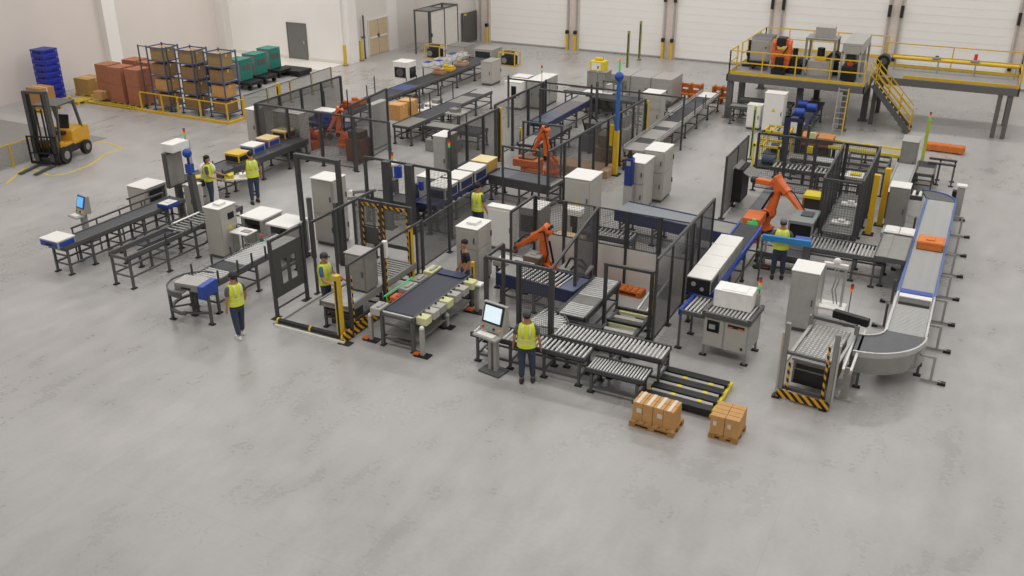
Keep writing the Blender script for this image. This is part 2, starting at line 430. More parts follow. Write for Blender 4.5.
def cabinet(label, x, y, w, d, h, m=CAB, top=None, face='-y', doors=1, plinth=.1, screen=False, vent=False, split=0, rz=0, name='control_cabinet', cat='cabinet', warn=False, group=None, window=None, light=False, legs=False, topbox=False, z=0):
    """x, y is the front left corner seen with y pointing away; face says which side carries the doors"""
    t = thing(name, label, cat, (x, y, z), rz, group)
    b = MB()
    z0 = plinth if not legs else .18
    b.box(0, w, 0, d, z0, h-.03); b.build('body', m, t, .012)
    MB().box(-.02, w+.02, -.02, d+.02, h-.03, h).build('top_panel', top or CABW, t, .01)
    if legs:
        for px in (.05, w-.05):
            for py in (.05, d-.05): leg_part(t, px, py, .2, .06, GREYM)
    else: MB().box(.03, w-.03, .03, d-.03, 0, plinth).build('plinth', STEEL, t)
    n = doors
    for fc in face.split(','):
        fw = w if fc[-1] == 'y' else d
        for i in range(n):
            u0, u1 = fw*i/n+.03, fw*(i+1)/n-.03
            zz0, zz1 = z0+.04, h-.08
            for (a, c_) in (((zz0, zz1),) if not split else ((zz0, z0+(h-z0)*split-.02), (z0+(h-z0)*split+.02, zz1))):
                dm = MB()
                if fc == '-y': dm.box(u0, u1, -.025, 0, a, c_)
                elif fc == '+x': dm.box(w, w+.025, u0, u1, a, c_)
                elif fc == '-x': dm.box(-.025, 0, u0, u1, a, c_)
                else: dm.box(u0, u1, d, d+.025, a, c_)
                do = dm.build('door', m, t, .006)
                hm = MB(); zc = (a+c_)/2; ux = u1-.07
                if fc == '-y': hm.box(ux, ux+.03, -.06, -.025, zc-.08, zc+.08)
                elif fc == '+x': hm.box(w+.025, w+.06, ux, ux+.03, zc-.08, zc+.08)
                elif fc == '-x': hm.box(-.06, -.025, ux, ux+.03, zc-.08, zc+.08)
                else: hm.box(ux, ux+.03, d+.025, d+.06, zc-.08, zc+.08)
                hm.build('handle', STEEL, do)
        if vent:
            v = MB()
            for k in range(5):
                zz = z0+.15+k*.05
                if fc == '-y': v.box(fw*.3, fw*.7, -.032, -.025, zz, zz+.025)
                elif fc == '+x': v.box(w+.025, w+.032, fw*.3, fw*.7, zz, zz+.025)
            v.build('vent', STEEL, t)
    f0 = face.split(',')[-1]
    def panel(nm, u0, u1, zz0, zz1, mt, th=.012):
        q = MB(); o_ = .026
        if f0 == '-y': q.box(u0, u1, -o_-th, -o_, zz0, zz1)
        elif f0 == '+x': q.box(w+o_, w+o_+th, u0, u1, zz0, zz1)
        else: q.box(-o_-th, -o_, u0, u1, zz0, zz1)
        return q.build(nm, mt, t)
    fw = w if f0[-1] == 'y' else d
    if screen: panel('display', fw*.45, fw*.8, h*.74, h*.86, DGLASS)
    if window: panel('window', fw*window[0], fw*window[1], h*window[2], h*window[3], DGLASS)
    if warn:
        q = MB(); a = fw*.5; zz = h*.55; o_ = .03
        if f0 == '-y': q.prism([(a-.1, zz), (a+.1, zz), (a, zz+.17)], -o_-.004, -o_, 0, 'y')
        elif f0 == '+x': q.prism([(a-.1, zz), (a+.1, zz), (a, zz+.17)], w+o_, w+o_+.004, 0, 'x')
        q.build('warning_sign', YELB, t)
    if topbox: MB().box(w*.3, w*.75, d*.3, d*.7, h, h+.07).build('cable_entry', CABW, t, .01)
    if light: stack_light(t, w*.85, d*.8, h, .25)
    return t
# ---- fences
def wire_mesh(w, h, s=.05, t=.007, name='mesh_panel', m=WIRE):
    k = ('wire', round(w, 2), round(h, 2), s, t)
    if k in RCACHE: return RCACHE[k]
    b = MB()
    n = int(w/s)
    for i in range(1, n): b.box(w*i/n-t/2, w*i/n+t/2, -t/2, t/2, 0, h)
    n = int(h/s)
    for i in range(1, n): b.box(0, w, -t/2, t/2, h*i/n-t/2, h*i/n+t/2)
    f = .03
    b.box(0, w, -f/2, f/2, 0, f).box(0, w, -f/2, f/2, h-f, h).box(0, f, -f/2, f/2, 0, h).box(w-f, w, -f/2, f/2, 0, h)
    RCACHE[k] = b.mesh(name, m); return RCACHE[k]
def solid_panel(w, h, m, f=.03):
    k = ('pan', round(w, 2), round(h, 2), m.name)
    if k not in RCACHE:
        b = MB().box(f, w-f, -.006, .006, f, h-f, 1)
        b.box(0, w, -f/2, f/2, 0, f).box(0, w, -f/2, f/2, h-f, h).box(0, f, -f/2, f/2, 0, h).box(w-f, w, -f/2, f/2, 0, h)
        RCACHE[k] = b.mesh('guard_panel', [FRAME, m])
    return RCACHE[k]
def fence(label, p0, p1, h, n=None, kind='mesh', z0=.12, post=.06, pm=FRAME, skip=(), beam=False, group=None, wire=.05, postx=0.0, name='safety_fence', kick=0):
    d = Vector((p1[0]-p0[0], p1[1]-p0[1], 0)); L = d.length; a = math.degrees(math.atan2(d.y, d.x))
    t = thing(name, label, 'fence', (p0[0], p0[1], 0), a, group)
    n = n or max(1, round(L/1.1)); w = L/n
    for i in range(n+1):
        q = MB().box(-post/2, post/2, -post/2, post/2, .01, h+postx).build('post', pm, t, 0, (i*w, 0, 0))
        MB().box(-.1, .1, -.08, .08, 0, .012).build('base_plate', RUB, q)
    for i in range(n):
        if i in skip: continue
        ww = w-post; kk = kind if isinstance(kind, str) else kind[i]
        if kk == 'none': continue
        me = wire_mesh(ww, h-z0-kick, wire) if kk == 'mesh' else solid_panel(ww, h-z0, {'smoke': SMOKE, 'clear': CLEAR, 'solid': DPAN, 'grey': mat('grey_panel', '7d7b77', .5)}[kk])
        place(me, 'mesh_panel' if kk == 'mesh' else 'guard_panel', t, (i*w+post/2, 0, z0+kick))
        if kick: MB().box(i*w+post/2, (i+1)*w-post/2, -.02, .02, .02, z0+kick).build('kick_panel', WALLG, t)
    if beam: MB().box(0, L, -.03, .03, h-.03, h+.04).build('top_rail', pm, t)
    return t
def gantry(label, x, y, w, h, d=0, m=FRAME, t_=.12, name='portal_frame', rz=0, inner=False):
    t = thing(name, label, 'frame', (x, y, 0), rz)
    for xx in (0, w):
        q = MB().box(-t_/2, t_/2, -t_/2, t_/2, .02, h).build('post', m, t, 0, (xx, 0, 0))
        MB().box(-t_, t_, -t_, t_, 0, .02).build('base_plate', RUB, q)
    MB().box(-t_/2-.006, w+t_/2+.006, -t_/2-.006, t_/2+.006, h-t_*.8, h+.006).build('crossbeam', m, t)
    if d:
        for xx in (0, w):
            MB().box(-t_/2, t_/2, -t_/2, t_/2, .02, h).build('post', m, t, 0, (xx, d, 0))
            MB().box(xx-t_/2, xx+t_/2, 0, d, h-t_*.7, h).build('crossbeam', m, t)
        MB().box(-t_/2, w+t_/2, d-t_/2, d+t_/2, h-t_*.8, h).build('crossbeam', m, t)
    return t
def guard_post(label, x, y, h=1.5, m=YEL, w=.09, group=None, top=None, name='light_curtain_post', rz=0, strip=True):
    t = thing(name, label, 'post', (x, y, 0), rz, group)
    MB().box(-w/2, w/2, -w/2, w/2, .02, h).build('column', m, t, .006)
    if strip: MB().box(-w*.22, w*.22, -w/2-.006, -w/2, .15, h-.1).build('sensor_strip', DGLASS, t)
    MB().box(-w, w, -w, w, 0, .02).build('base_plate', RUB, t)
    MB().box(-w/2-.004, w/2+.004, -w/2-.004, w/2+.004, h, h+.03).build('cap', top or m, t)
    return t
def kiosk(label, x, y, rz, h=1.5, bezel=STEEL, scr=SCREEN, w=.5, name='control_kiosk'):
    t = thing(name, label, 'control panel', (x, y, 0), rz)
    MB().box(-.3, .3, -.22, .22, 0, .05).build('base', STEEL, t, .01)
    MB().box(-.12, -.04, -.06, .06, .05, h*.62).box(.04, .12, -.06, .06, .05, h*.62).build('pedestal', LGREY, t)
    hd = MB().prism([(-.1, h*.62), (.16, h*.62), (.16, h), (.08, h)], -w/2, w/2, 0, 'x').build('housing', LGREY, t, .01)
    n = Vector((0, -(h-h*.62), .18)).normalized(); up = Vector((0, .18, h*.38)).normalized()
    def plate(nm, cx, u0, u1, x0, x1, off, mt, par):
        o = Vector((0, -.1, h*.62)); vs = []
        for k in (off, off+.02):
            for (xx, uu) in ((x0, u0), (x1, u0), (x1, u1), (x0, u1)):
                p = o+up*uu+n*k; vs.append((xx, p.y, p.z))
        return MB().add(vs, [(3,2,1,0),(4,5,6,7),(0,1,5,4),(1,2,6,5),(2,3,7,6),(3,0,4,7)]).build(nm, mt, par)
    S = h*.38/math.cos(math.atan2(.18, h*.38))
    b = plate('bezel', 0, S*.3, S*.97, -w/2+.05, w/2-.05, .0, bezel, hd)
    plate('screen', 0, S*.37, S*.9, -w/2+.1, w/2-.1, .021, scr, hd)
    for i, m in enumerate((RED, GRN, BLACK, AMB)):
        xx = -w/2+.1+i*(w-.2)/3; o = Vector((0, -.1, h*.62))+up*S*.14
        MB().cyl((xx, o.y, o.z), (xx, o.y+n.y*.04, o.z+n.z*.04), .025, n=8).build('button', m, hd)
    MB().box(-w/2, w/2, -.36, -.08, h*.58, h*.61).build('keyboard_shelf', LGREY, t, .006)
    MB().box(-w/2+.08, w/2-.12, -.32, -.16, h*.61, h*.625).build('keyboard', CABW, t)
    return t
# ---- goods
def carton(label, x, y, z, w, d, h, m=CARD, rz=0, group=None, tape=TAPE, name='cardboard_box', cat='box', four=False, label_patch=False):
    b = MB().box(-w/2, w/2, -d/2, d/2, 0, h, 0)
    if tape: b.box(-w/2-.002, w/2+.002, -.03, .03, h*.75, h+.003, 1)
    b.box(-w/2-.001, w/2+.001, -.004, .004, h, h+.004, 2)
    if label_patch: b.box(-w*.3, -w*.05, -d/2-.003, -d/2, h*.45, h*.7, 3)
    o = b.build(name, [m, tape or m, CARDD, TAPE], None, .005, (x, y, z)); o.rotation_euler = (0, 0, R(rz))
    return tag(o, label, cat, group)
def pallet(label, x, y, w, d, h=.14, m=WOOD, rz=0, z=0, group=None, name='wooden_pallet'):
    t = thing(name, label, 'pallet', (x, y, z), rz, group)
    n = max(4, round(w/.16))
    for i in range(n):
        xx = -w/2+(i+.5)*w/n
        MB().box(xx-w/n*.4, xx+w/n*.4, -d/2, d/2, h-.022, h).build('deck_board', m, t)
    for yy in (-d/2+.05, 0, d/2-.05):
        MB().box(-w/2, w/2, yy-.05, yy+.05, h-.044, h-.022).build('stringer', m, t)
        for xx in (-w/2+.07, 0, w/2-.07): MB().box(xx-.07, xx+.07, yy-.05, yy+.05, .02, h-.044).build('block', m, t)
        MB().box(-w/2, w/2, yy-.05, yy+.05, 0, .02).build('bottom_board', m, t)
    return t
def tote(label, x, y, z, w, d, h, m=BLUE, rz=0, fill=None, group=None, name='plastic_tote', cat='box'):
    t = thing(name, label, cat, (x, y, z), rz, group)
    b = MB(); k = .02
    b.box(-w/2, w/2, -d/2, d/2, 0, k).box(-w/2, w/2, -d/2, -d/2+k, 0, h).box(-w/2, w/2, d/2-k, d/2, 0, h).box(-w/2, -w/2+k, -d/2, d/2, 0, h).box(w/2-k, w/2, -d/2, d/2, 0, h)
    b.build('tub', m, t, .004)
    MB().box(-w/2-.012, w/2+.012, -d/2-.012, -d/2, h-.03, h).box(-w/2-.012, w/2+.012, d/2, d/2+.012, h-.03, h).box(-w/2-.012, -w/2, -d/2, d/2, h-.03, h).box(w/2, w/2+.012, -d/2, d/2, h-.03, h).build('rim', m, t)
    if fill: MB().box(-w/2+k, w/2-k, -d/2+k, d/2-k, k, h+.02).box(-w*.2, w*.15, -d*.25, d*.2, h+.02, h+.05).build('contents', fill, t, .01)
    return t
def module_box(label, x, y, z, w, d, h, body=CAB, top=CABW, side=BLUE, rz=0, group=None, name='product_unit', cat='machine', sidef='-y'):
    "a boxed unit riding on a line: body, lid, coloured end panel with a port"
    t = thing(name, label, cat, (x, y, z), rz, group)
    MB().box(-w/2, w/2, -d/2, d/2, .0, h-.03).build('body', body, t, .008)
    MB().box(-w/2-.008, w/2+.008, -d/2-.008, d/2+.008, h-.03, h).build('lid', top, t, .008)
    MB().box(-w*.45, w*.45, -d/2-.012, -d/2, h*.08, h*.75).build('end_panel', side, t, .004)
    MB().box(w/2, w/2+.012, -d*.42, d*.42, h*.1, h*.72).build('side_panel', side, t, .004)
    MB().box(-w*.2, w*.2, -d/2-.02, -d/2-.012, h*.25, h*.5).build('port', BLACK, t)
    return t
def robot(label, x, y, rz, lean=10, pitch=-30, s=1.0, ped=.3, z=0, wrist=-60, m=ORG, grip='block', pedm=STEEL, counter=True, armlen=1.0):
    t = thing('industrial_robot', label, 'robot', (x, y, z), rz)
    if ped: MB().box(-.4*s, .4*s, -.4*s, .4*s, 0, .03).box(-.28*s, .28*s, -.28*s, .28*s, .03, ped).build('pedestal', pedm, t, .01)
    b = MB(); b.cyl((0, 0, ped), (0, 0, ped+.12*s), .36*s, .34*s, 20).cyl((0, 0, ped+.12*s), (0, 0, ped+.3*s), .27*s, .25*s, 20)
    for a in range(4):
        c, q = math.cos(a*PI/2+.78), math.sin(a*PI/2+.78); b.box(c*.33*s-.09*s, c*.33*s+.09*s, q*.33*s-.09*s, q*.33*s+.09*s, ped, ped+.07*s)
    b.build('base', m, t)
    z0 = ped+.3*s
    tr = MB().cyl((0, 0, z0), (0, 0, z0+.14*s), .29*s, .29*s, 20)
    tr.prism([(-.26*s, z0+.1*s), (.3*s, z0+.1*s), (.42*s, z0+.3*s), (.34*s, z0+.5*s), (.1*s, z0+.52*s), (-.26*s, z0+.3*s)], -.2*s, -.09*s, 0, 'y')
    tr.prism([(-.26*s, z0+.1*s), (.3*s, z0+.1*s), (.42*s, z0+.3*s), (.34*s, z0+.5*s), (.1*s, z0+.52*s), (-.26*s, z0+.3*s)], .09*s, .2*s, 0, 'y')
    tu = tr.build('turret', m, t, .02)
    S = Vector((.25*s, 0, z0+.36*s))
    MB().cyl(S+Vector((0, -.32*s, 0)), S+Vector((0, -.2*s, 0)), .12*s, n=14).cyl(S+Vector((0, .2*s, 0)), S+Vector((0, .24*s, 0)), .13*s, n=14).build('shoulder_motor', BLACK, tu)
    a = R(lean); E_ = S+Vector((math.sin(a), 0, math.cos(a)))*1.1*s
    def limb(p, q, w0, w1, th0, th1, name, mt, par):
        d = (q-p); L = d.length; d.normalize(); n = Vector((-d.z, 0, d.x)); rings = []
        def ring(c, w, th):
            k = .6; o = []
            for (u, v) in ((-1, -k), (-k, -1), (k, -1), (1, -k), (1, k), (k, 1), (-k, 1), (-1, k)): o.append(tuple(c+n*(w*u)+Vector((0, 1, 0))*(th*v)))
            return o
        for f, kk in ((-.09, .6), (-.02, 1), (.2, .82), (.8, .78), (1.02, 1), (1.09, .6)):
            w = (w0+(w1-w0)*max(0, min(1, f)))*kk; th = (th0+(th1-th0)*max(0, min(1, f)))*(.8 if f < -.05 or f > 1.05 else 1)
            rings.append(ring(p+d*(L*f), w, th))
        return MB().loft(rings, 0, True, False).build(name, mt, par, .012*s)
    la = limb(S, E_, .22*s, .17*s, .1*s, .1*s, 'lower_arm', m, t)
    if counter: MB().cyl(S+Vector((-.28*s, -.13*s, .1*s)), E_+Vector((-.16*s, -.13*s, -.2*s)), .04*s, n=8).build('balance_cylinder', BLACK, la)
    MB().cyl(S+Vector((0, -.1*s, 0)), S+Vector((0, .1*s, 0)), .16*s, n=14).build('joint_cover', m, la); MB().cyl(E_+Vector((0, -.16*s, 0)), E_+Vector((0, .16*s, 0)), .15*s, n=14).build('joint_cover', m, la)
    p = R(pitch); d = Vector((math.cos(p), 0, math.sin(p))); n = Vector((-d.z, 0, d.x))
    Q = E_+n*.13*s; B = Q-d*.32*s; W_ = Q+d*1.15*s*armlen
    ua = limb(B, Q+d*.35*s, .22*s, .17*s, .18*s, .15*s, 'upper_arm', m, t)
    limb(Q+d*.3*s, W_, .13*s, .1*s, .11*s, .095*s, 'forearm', m, ua)
    MB().cyl(B-d*.14*s+Vector((0, .09*s, 0)), B+Vector((0, .09*s, 0)), .06*s, n=10).cyl(B-d*.14*s-Vector((0, .09*s, 0)), B-Vector((0, .09*s, 0)), .06*s, n=10).build('arm_motor', BLACK, ua)
    MB().tube([tuple(S+Vector((-.1*s, .14*s, .2*s))), tuple((S+E_)/2+Vector((-.22*s, .16*s, 0))), tuple(E_+Vector((-.1*s, .2*s, .25*s))), tuple(Q+d*.6*s+n*.2*s), tuple(W_+n*.12*s)], .025*s, 6).build('hose', BLACK, t)
    w = R(wrist); wd_ = Vector((math.cos(w), 0, math.sin(w))); T = W_+wd_*.16*s
    wr = MB().ball(W_, .11*s, .11*s, .11*s, 12, 8).cyl(W_, T, .08*s, n=12).build('wrist', m, t)
    MB().cyl(W_+Vector((0, -.14*s, 0)), W_+Vector((0, .14*s, 0)), .06*s, n=10).cyl(T, T+wd_*.05*s, .09*s, n=12).build('wrist_flange', BLACK, wr)
    if grip:
        g = MB(); wn = Vector((-wd_.z, 0, wd_.x)); yv = Vector((0, 1, 0))
        def ob(c, a1, a2, a3, l1, l2, l3):
            vs = [c+a1*(x1*l1/2)+a2*(x2*l2/2)+a3*(x3*l3/2) for x3 in (-1, 1) for x1, x2 in ((-1, -1), (1, -1), (1, 1), (-1, 1))]
            g.add(vs, [(0,3,2,1),(4,5,6,7),(0,1,5,4),(1,2,6,5),(2,3,7,6),(3,0,4,7)])
        c = T+wd_*.11*s
        ob(c, wn, yv, wd_, .3*s, .34*s, .07*s)
        for k in (-1, 1): ob(c+yv*(.15*s*k)+wd_*.13*s, wn, yv, wd_, .22*s, .03*s, .2*s)
        g.build('gripper', FRAME, t)
    return t
# ---- people: the body is one skinned surface, clothes are shells over it
def skinned(name, nodes, edges, m, root=0, sub=1):
    me = bpy.data.meshes.new('tmp'); me.from_pydata([n[:3] for n in nodes], edges, [])
    o = bpy.data.objects.new('tmp', me); C.objects.link(o)
    sk = o.modifiers.new('skin', 'SKIN'); sk.use_smooth_shade = True
    lay = me.skin_vertices[0].data if me.skin_vertices else None
    if lay is None:
        bm = bmesh.new(); bm.from_mesh(me); bm.verts.layers.skin.verify(); bm.to_mesh(me); bm.free(); lay = me.skin_vertices[0].data
    for i, n in enumerate(nodes):
        r = n[3]; lay[i].radius = (r, n[4] if len(n) > 4 else r); lay[i].use_root = (i == root)
    sb = o.modifiers.new('sub', 'SUBSURF'); sb.levels = sub; sb.render_levels = sub
    dg = bpy.context.evaluated_depsgraph_get(); dg.update()
    nm = bpy.data.meshes.new_from_object(o.evaluated_get(dg)); nm.name = name
    nm.materials.clear(); nm.materials.append(m)
    for p in nm.polygons: p.use_smooth = True
    bpy.data.objects.remove(o)
    return nm
def person(label, x, y, rz, shirt=SHIRTG, arms=((.25, .08, .9), (-.25, .08, .9)), elbows=((.25, -.04, 1.14), (-.25, -.04, 1.14)), cap=None, hair=HAIR, vest=True,
           legs=((.1, .02), (-.1, -.04)), head=(0, 0), shoe=SHOE, s=1.0, trousers=DENIM, z=0, hair_long=False):
    "faces local +y"
    t = thing('person', label, 'person', (x, y, z), rz)
    t.scale = (s*1.08, s*1.06, s)
    nodes = [(0, 0, .96, .13, .1), (0, 0, 1.15, .12, .09), (0, .0, 1.34, .14, .1), (0, 0, 1.45, .07, .06), (0, .01, 1.53, .05), (head[0]*.02, .02+head[1]*.02, 1.62, .072, .085), (head[0]*.03, .02+head[1]*.04, 1.71, .07, .08)]
    edges = [(0, 1), (1, 2), (2, 3), (3, 4), (4, 5), (5, 6)]
    def chain(start, pts):
        p = start
        for q in pts: nodes.append(q); edges.append((p, len(nodes)-1)); p = len(nodes)-1
        return p
    chain(5, [(head[0]*.08, .115, 1.61, .013)])                       # nose
    for sd in (-1, 1): chain(5, [(sd*.085, .02, 1.62, .014)])         # ears
    for k, sd in enumerate((1, -1)):
        e = elbows[k]; w = arms[k]
        wv = Vector(w); ev = Vector(e); d = (wv-ev).normalized()
        a = chain(2, [(sd*.12, 0, 1.41, .06), (sd*.19, 0, 1.40, .052), (*e, .038), (*w, .026)])
        palm = wv+d*.06; a = chain(a, [(*palm, .03, .02)])
        side = d.cross(Vector((0, 1, 0)) if abs(d.y) < .8 else Vector((0, 0, 1))).normalized()
        perp = d.cross(side)
        for j, (off, ln) in enumerate(((-.028, .07), (-.01, .08), (.01, .078), (.028, .062))):
            k0 = palm+d*.03+perp*off; k1 = k0+d*ln*.5; k2 = k1+d*ln*.4+Vector((0, .012, 0))
            chain(a, [(*k0, .0095), (*k1, .0085), (*k2, .007)])
        th = palm-perp*.035; chain(a, [(*th, .011), (*(th+d*.04-perp*.012), .009)])
        lg = legs[k]; hx = sd*.09
        chain(0, [(hx, 0, .9, .085), (hx+(lg[0]-hx)*.5, lg[1]*.3+.015, .5, .058), (lg[0], lg[1], .1, .04), (lg[0]+sd*.015, lg[1]+.13, .045, .04, .03)])
    me = skinned('body', nodes, edges, SKIN); o = bpy.data.objects.new('body', me); C.objects.link(o); o.parent = t
    def add(name, me, m=None):
        q = bpy.data.objects.new(name, me); C.objects.link(q); q.parent = t; return q
    # trousers
    n2 = [(0, 0, 1.0, .15, .115), (0, 0, .92, .15, .12)]; e2 = [(0, 1)]
    for k, sd in enumerate((1, -1)):
        lg = legs[k]; hx = sd*.095; i = len(n2)
        n2 += [(hx, 0, .82, .1), (hx+(lg[0]-hx)*.5, lg[1]*.3+.015, .5, .075), (lg[0], lg[1], .12, .062)]; e2 += [(1, i), (i, i+1), (i+1, i+2)]
    add('trousers', skinned('trousers', n2, e2, trousers))
    n3 = [(0, 0, 1.0, .145, .11), (0, 0, 1.16, .14, .105), (0, 0, 1.34, .16, .115), (0, 0, 1.46, .085, .07)]; e3 = [(0, 1), (1, 2), (2, 3)]
    for k, sd in enumerate((1, -1)):
        e = Vector(elbows[k]); a = Vector((sd*.19, 0, 1.40)); m_ = a+(e-a)*.8; i = len(n3)
        n3 += [(sd*.12, 0, 1.41, .072), (sd*.19, 0, 1.395, .066), (*m_, .055)]; e3 += [(2, i), (i, i+1), (i+1, i+2)]
    add('shirt', skinned('shirt', n3, e3, shirt))
    def ell(z, rx, ry, n=20, cy=0): return [(rx*math.cos(2*PI*i/n), cy+ry*math.sin(2*PI*i/n), z) for i in range(n)]
    if vest:
        v = MB().loft([ell(.92, .2, .16), ell(1.05, .192, .152), ell(1.2, .192, .152), ell(1.32, .2, .156), ell(1.42, .178, .136), ell(1.485, .1, .095)], 0, False)
        ve = v.build('safety_vest', VEST, t)
        for z in (1.0, 1.12): MB().loft([ell(z, .2, .159), ell(z+.035, .2, .159)], 0, False).build('reflective_band', REFL, ve)
        for sx in (-1, 1):
            for sy in (-1, 1):
                MB().loft([[(sx*.075+q, sy*yy, z) for q, yy in ((-.025, a_), (.025, a_), (.025, a_+.006), (-.025, a_+.006))] for z, a_ in ((1.16, .146), (1.32, .149), (1.43, .124), (1.475, .084))], 0).build('reflective_strap', REFL, ve)
    for k, sd in enumerate((1, -1)):
        lg = legs[k]
        MB().loft([[(lg[0]+rx*math.cos(a), lg[1]+.05+ry*math.sin(a), z) for a in [2*PI*i/12 for i in range(12)]] for z, rx, ry in ((0, .05, .14), (.035, .052, .145), (.08, .045, .11), (.11, .04, .06))]).build('shoe', shoe, t)
    hy = .02+head[1]*.03
    if cap:
        c = MB()
        c.loft([[(hx_*math.cos(a)+head[0]*.02, hy+ry*math.sin(a), z) for a in [2*PI*i/16 for i in range(16)]] for z, hx_, ry in ((1.66, .088, .102), (1.72, .085, .098), (1.765, .06, .07), (1.785, .02, .025))])
        c.loft([[(q*.07, hy+.09+.08*math.sqrt(max(0, 1-q*q)), z) for q in (-1, -.5, 0, .5, 1)]+[(.07, hy+.06, z), (-.07, hy+.06, z)] for z in (1.665, 1.675)], 0, True, False)
        c.build('cap', cap, t)
        MB().ball((head[0]*.02, hy-.02, 1.64), .083, .09, .05).build('hair', hair, t)
    else:
        hb = MB().ball((head[0]*.02, hy-.018, 1.695), .088, .1, .09)
        if hair_long: hb.ball((0, hy-.07, 1.62), .07, .05, .12)
        hb.build('hair', hair, t)
    for sx in (-1, 1): MB().ball((sx*.03+head[0]*.02, hy+.082, 1.645), .011, .008, .008, 8, 6).build('eye', BLACK, t)
    MB().box(-.022, .022, hy+.083, hy+.09, 1.575, 1.582).build('mouth', mat('lip', '8a4a3e', .6), t)
    return t
# ================================================================ LAYOUT: left lines
conveyor('dark slatted conveyor at the far left, a white and blue unit on its end', -22.75, 16.2, 4.65, .62, .88, 90,
    (('slats', 0, 1),), legs=(.02, .2, .42, .62, .84, .99), belt=mat('slat_dark', '56575a', .5), raised=0, posts=())
t = thing('guide_rail', 'raised steel guide rail along the far side of the leftmost conveyor', 'rail', (-23.2, 17.1, 0), 90)
MB().bar((0, 0, 1.02), (3.6, 0, 1.02), .04, .05).build('rail', STEEL, t)
MB().bar((2.4, .3, 1.12), (4.0, .3, 1.12), .04, .05).build('upper_rail', STEEL, t)
for i in range(5): MB().bar((i*.88+.04, 0, 0), (i*.88+.04, 0, 1.02), .035).build('post', STEEL, t)
for i in (2.5, 3.9): MB().bar((i, .3, 0), (i, .3, 1.12), .035).build('post', STEEL, t)
module_box('white and blue drive unit on the near end of the leftmost conveyor', -22.85, 16.35, .88, .74, .6, .22, LGREY, CABW, BLUE, name='drive_unit')
tote('shallow blue tray with white contents on the far end of the leftmost conveyor', *at(168, 203, 1.0), .89, .5, .42, .13, BLUE, 90, CABW, name='plastic_tray')
kiosk('control kiosk with a blue framed screen beside the leftmost conveyor', -24.25, 18.4, -10, 1.45, BLUE, SCREENB)
t = cabinet('low cream machine housing with an open dark bay behind the leftmost conveyor', -24.9, 20.75, .85, .9, 1.0, face='-y', doors=1, name='machine_housing', cat='machine')
MB().box(.85, .87, .08, .82, .3, .92).box(.87, .875, .12, .78, .34, .88, 1).build('open_bay', [GREYM, BLACK], t)
# tall grey panel with white head, white column and blue ball beacon
t = thing('inspection_station', 'tall inspection station with dark grey open panel and white head box beside the leftmost conveyor', 'machine', (-23.1, 20.9, 0), 0)
MB().box(-.12, .02, 0, .72, 1.1, 2.28).build('panel_box', STEEL, t, .01)
MB().box(.02, .05, .05, .67, 1.16, 2.22).build('panel_door', GREYM, t, .006)
MB().box(-.1, .02, .3, .5, .0, 1.1).build('column', STEEL, t)
MB().box(-.2, .3, .1, .85, 2.3, 2.58).build('head_box', CABW, t, .02)
MB().box(.1, .2, .85, .97, 0, 2.5).build('column', LGREY, t)
stack_light(t, .2, .8, 2.58, .08)
cabinet('narrow white floor cabinet under the grey inspection panel', -22.95, 21.35, .42, .4, 1.15, m=CAB)
t = thing('beacon_pole', 'grey pole with a blue ball on top beside the grey inspection panel', 'pole', (-22.3, 21.25, 0))
MB().bar((0, 0, 0), (-.12, 0, 1.6), .2, .2).build('column', STEEL, t, .01)
MB().cyl((-.12, 0, 1.6), (-.14, 0, 2.2), .04).box(-.22, -.02, -.1, .1, 1.65, 1.95, 1).build('pole', [NAVY, BLUE], t)
MB().ball((-.14, 0, 2.3), .15, n=18, k=12).build('ball', BLUE, t)
t = thing('air_dryer', 'rounded white unit on a white column just behind the blue ball pole', 'machine', (-23.2, 22.75, 0))
MB().box(-.2, .2, -.15, .2, 0, 1.1).build('column', CABW, t, .03)
MB().ball((.0, 0, 1.25), .3, .28, .22).build('dome', CABW, t)
# second conveyor: open frame, sparse rollers
conveyor('long open framed steel conveyor stand in front of the leftmost conveyor', -20.45, 16.35, 4.6, .72, .98, 90,
    (('roller', .45, .78, ROLL_D), ('slats', .8, 1.0)), STEEL, legs=(.01, .3, .55, .8, .99), belt=BELT, low=.35, pitch=.16, posts=((.3, -1, .25), (.52, -1, .25)))
t = thing('steel_frame', 'empty lower steel frame table between the two leftmost conveyors', 'frame', (-21.4, 17.6, 0), 90)
for x in (0, 1.6, 3.2):
    for y in (-.3, .3): leg_part(t, x, y, .55)
for y in (-.3, .3): MB().bar((0, y, .55), (3.2, y, .55), .05).build('side_rail', STEEL, t)
MB().box(.2, 1.4, -.3, .3, .56, .6).build('tray', BELT, t)
MB().cyl((1.6, -.1, .72), (2.7, -.1, .72), .09).build('cylinder', CABW, t)
cabinet('tall cream control cabinet with a small dark display left of the two low machines', -19.86, 19.1, .58, .72, 1.6, face='+x', doors=1, screen=True, warn=True, topbox=True)
def low_machine(label, x, y, w, d, h):
    t = thing('packing_machine', label, 'machine', (x, y, 0))
    MB().box(0, w, 0, d, .12, h*.52).build('base', LGREY, t, .01)
    MB().box(0, .1, 0, d, h*.5, h-.06).box(w-.1, w, 0, d, h*.5, h-.06).box(.1, w-.1, d-.1, d, h*.5, h-.06).build('side_frame', LGREY, t, .01)
    MB().box(.1, w-.1, .03, d-.1, h*.5, h*.54).build('work_bed', GREYM, t)
    MB().box(.1, w-.1, .02, .05, h*.78, h-.06).build('dark_window', DGLASS, t)
    MB().box(-.04, w+.04, -.04, d+.04, h-.06, h).build('top_cover', CABW, t, .012)
    for px in (.06, w-.06):
        for py in (.06, d-.06): leg_part(t, px, py, .14, .05, GREYM)
    return t
low_machine('grey enclosed machine with white flat top, farther of the two behind the curved conveyor', -19.52, 20.25, .8, .92, 1.0)
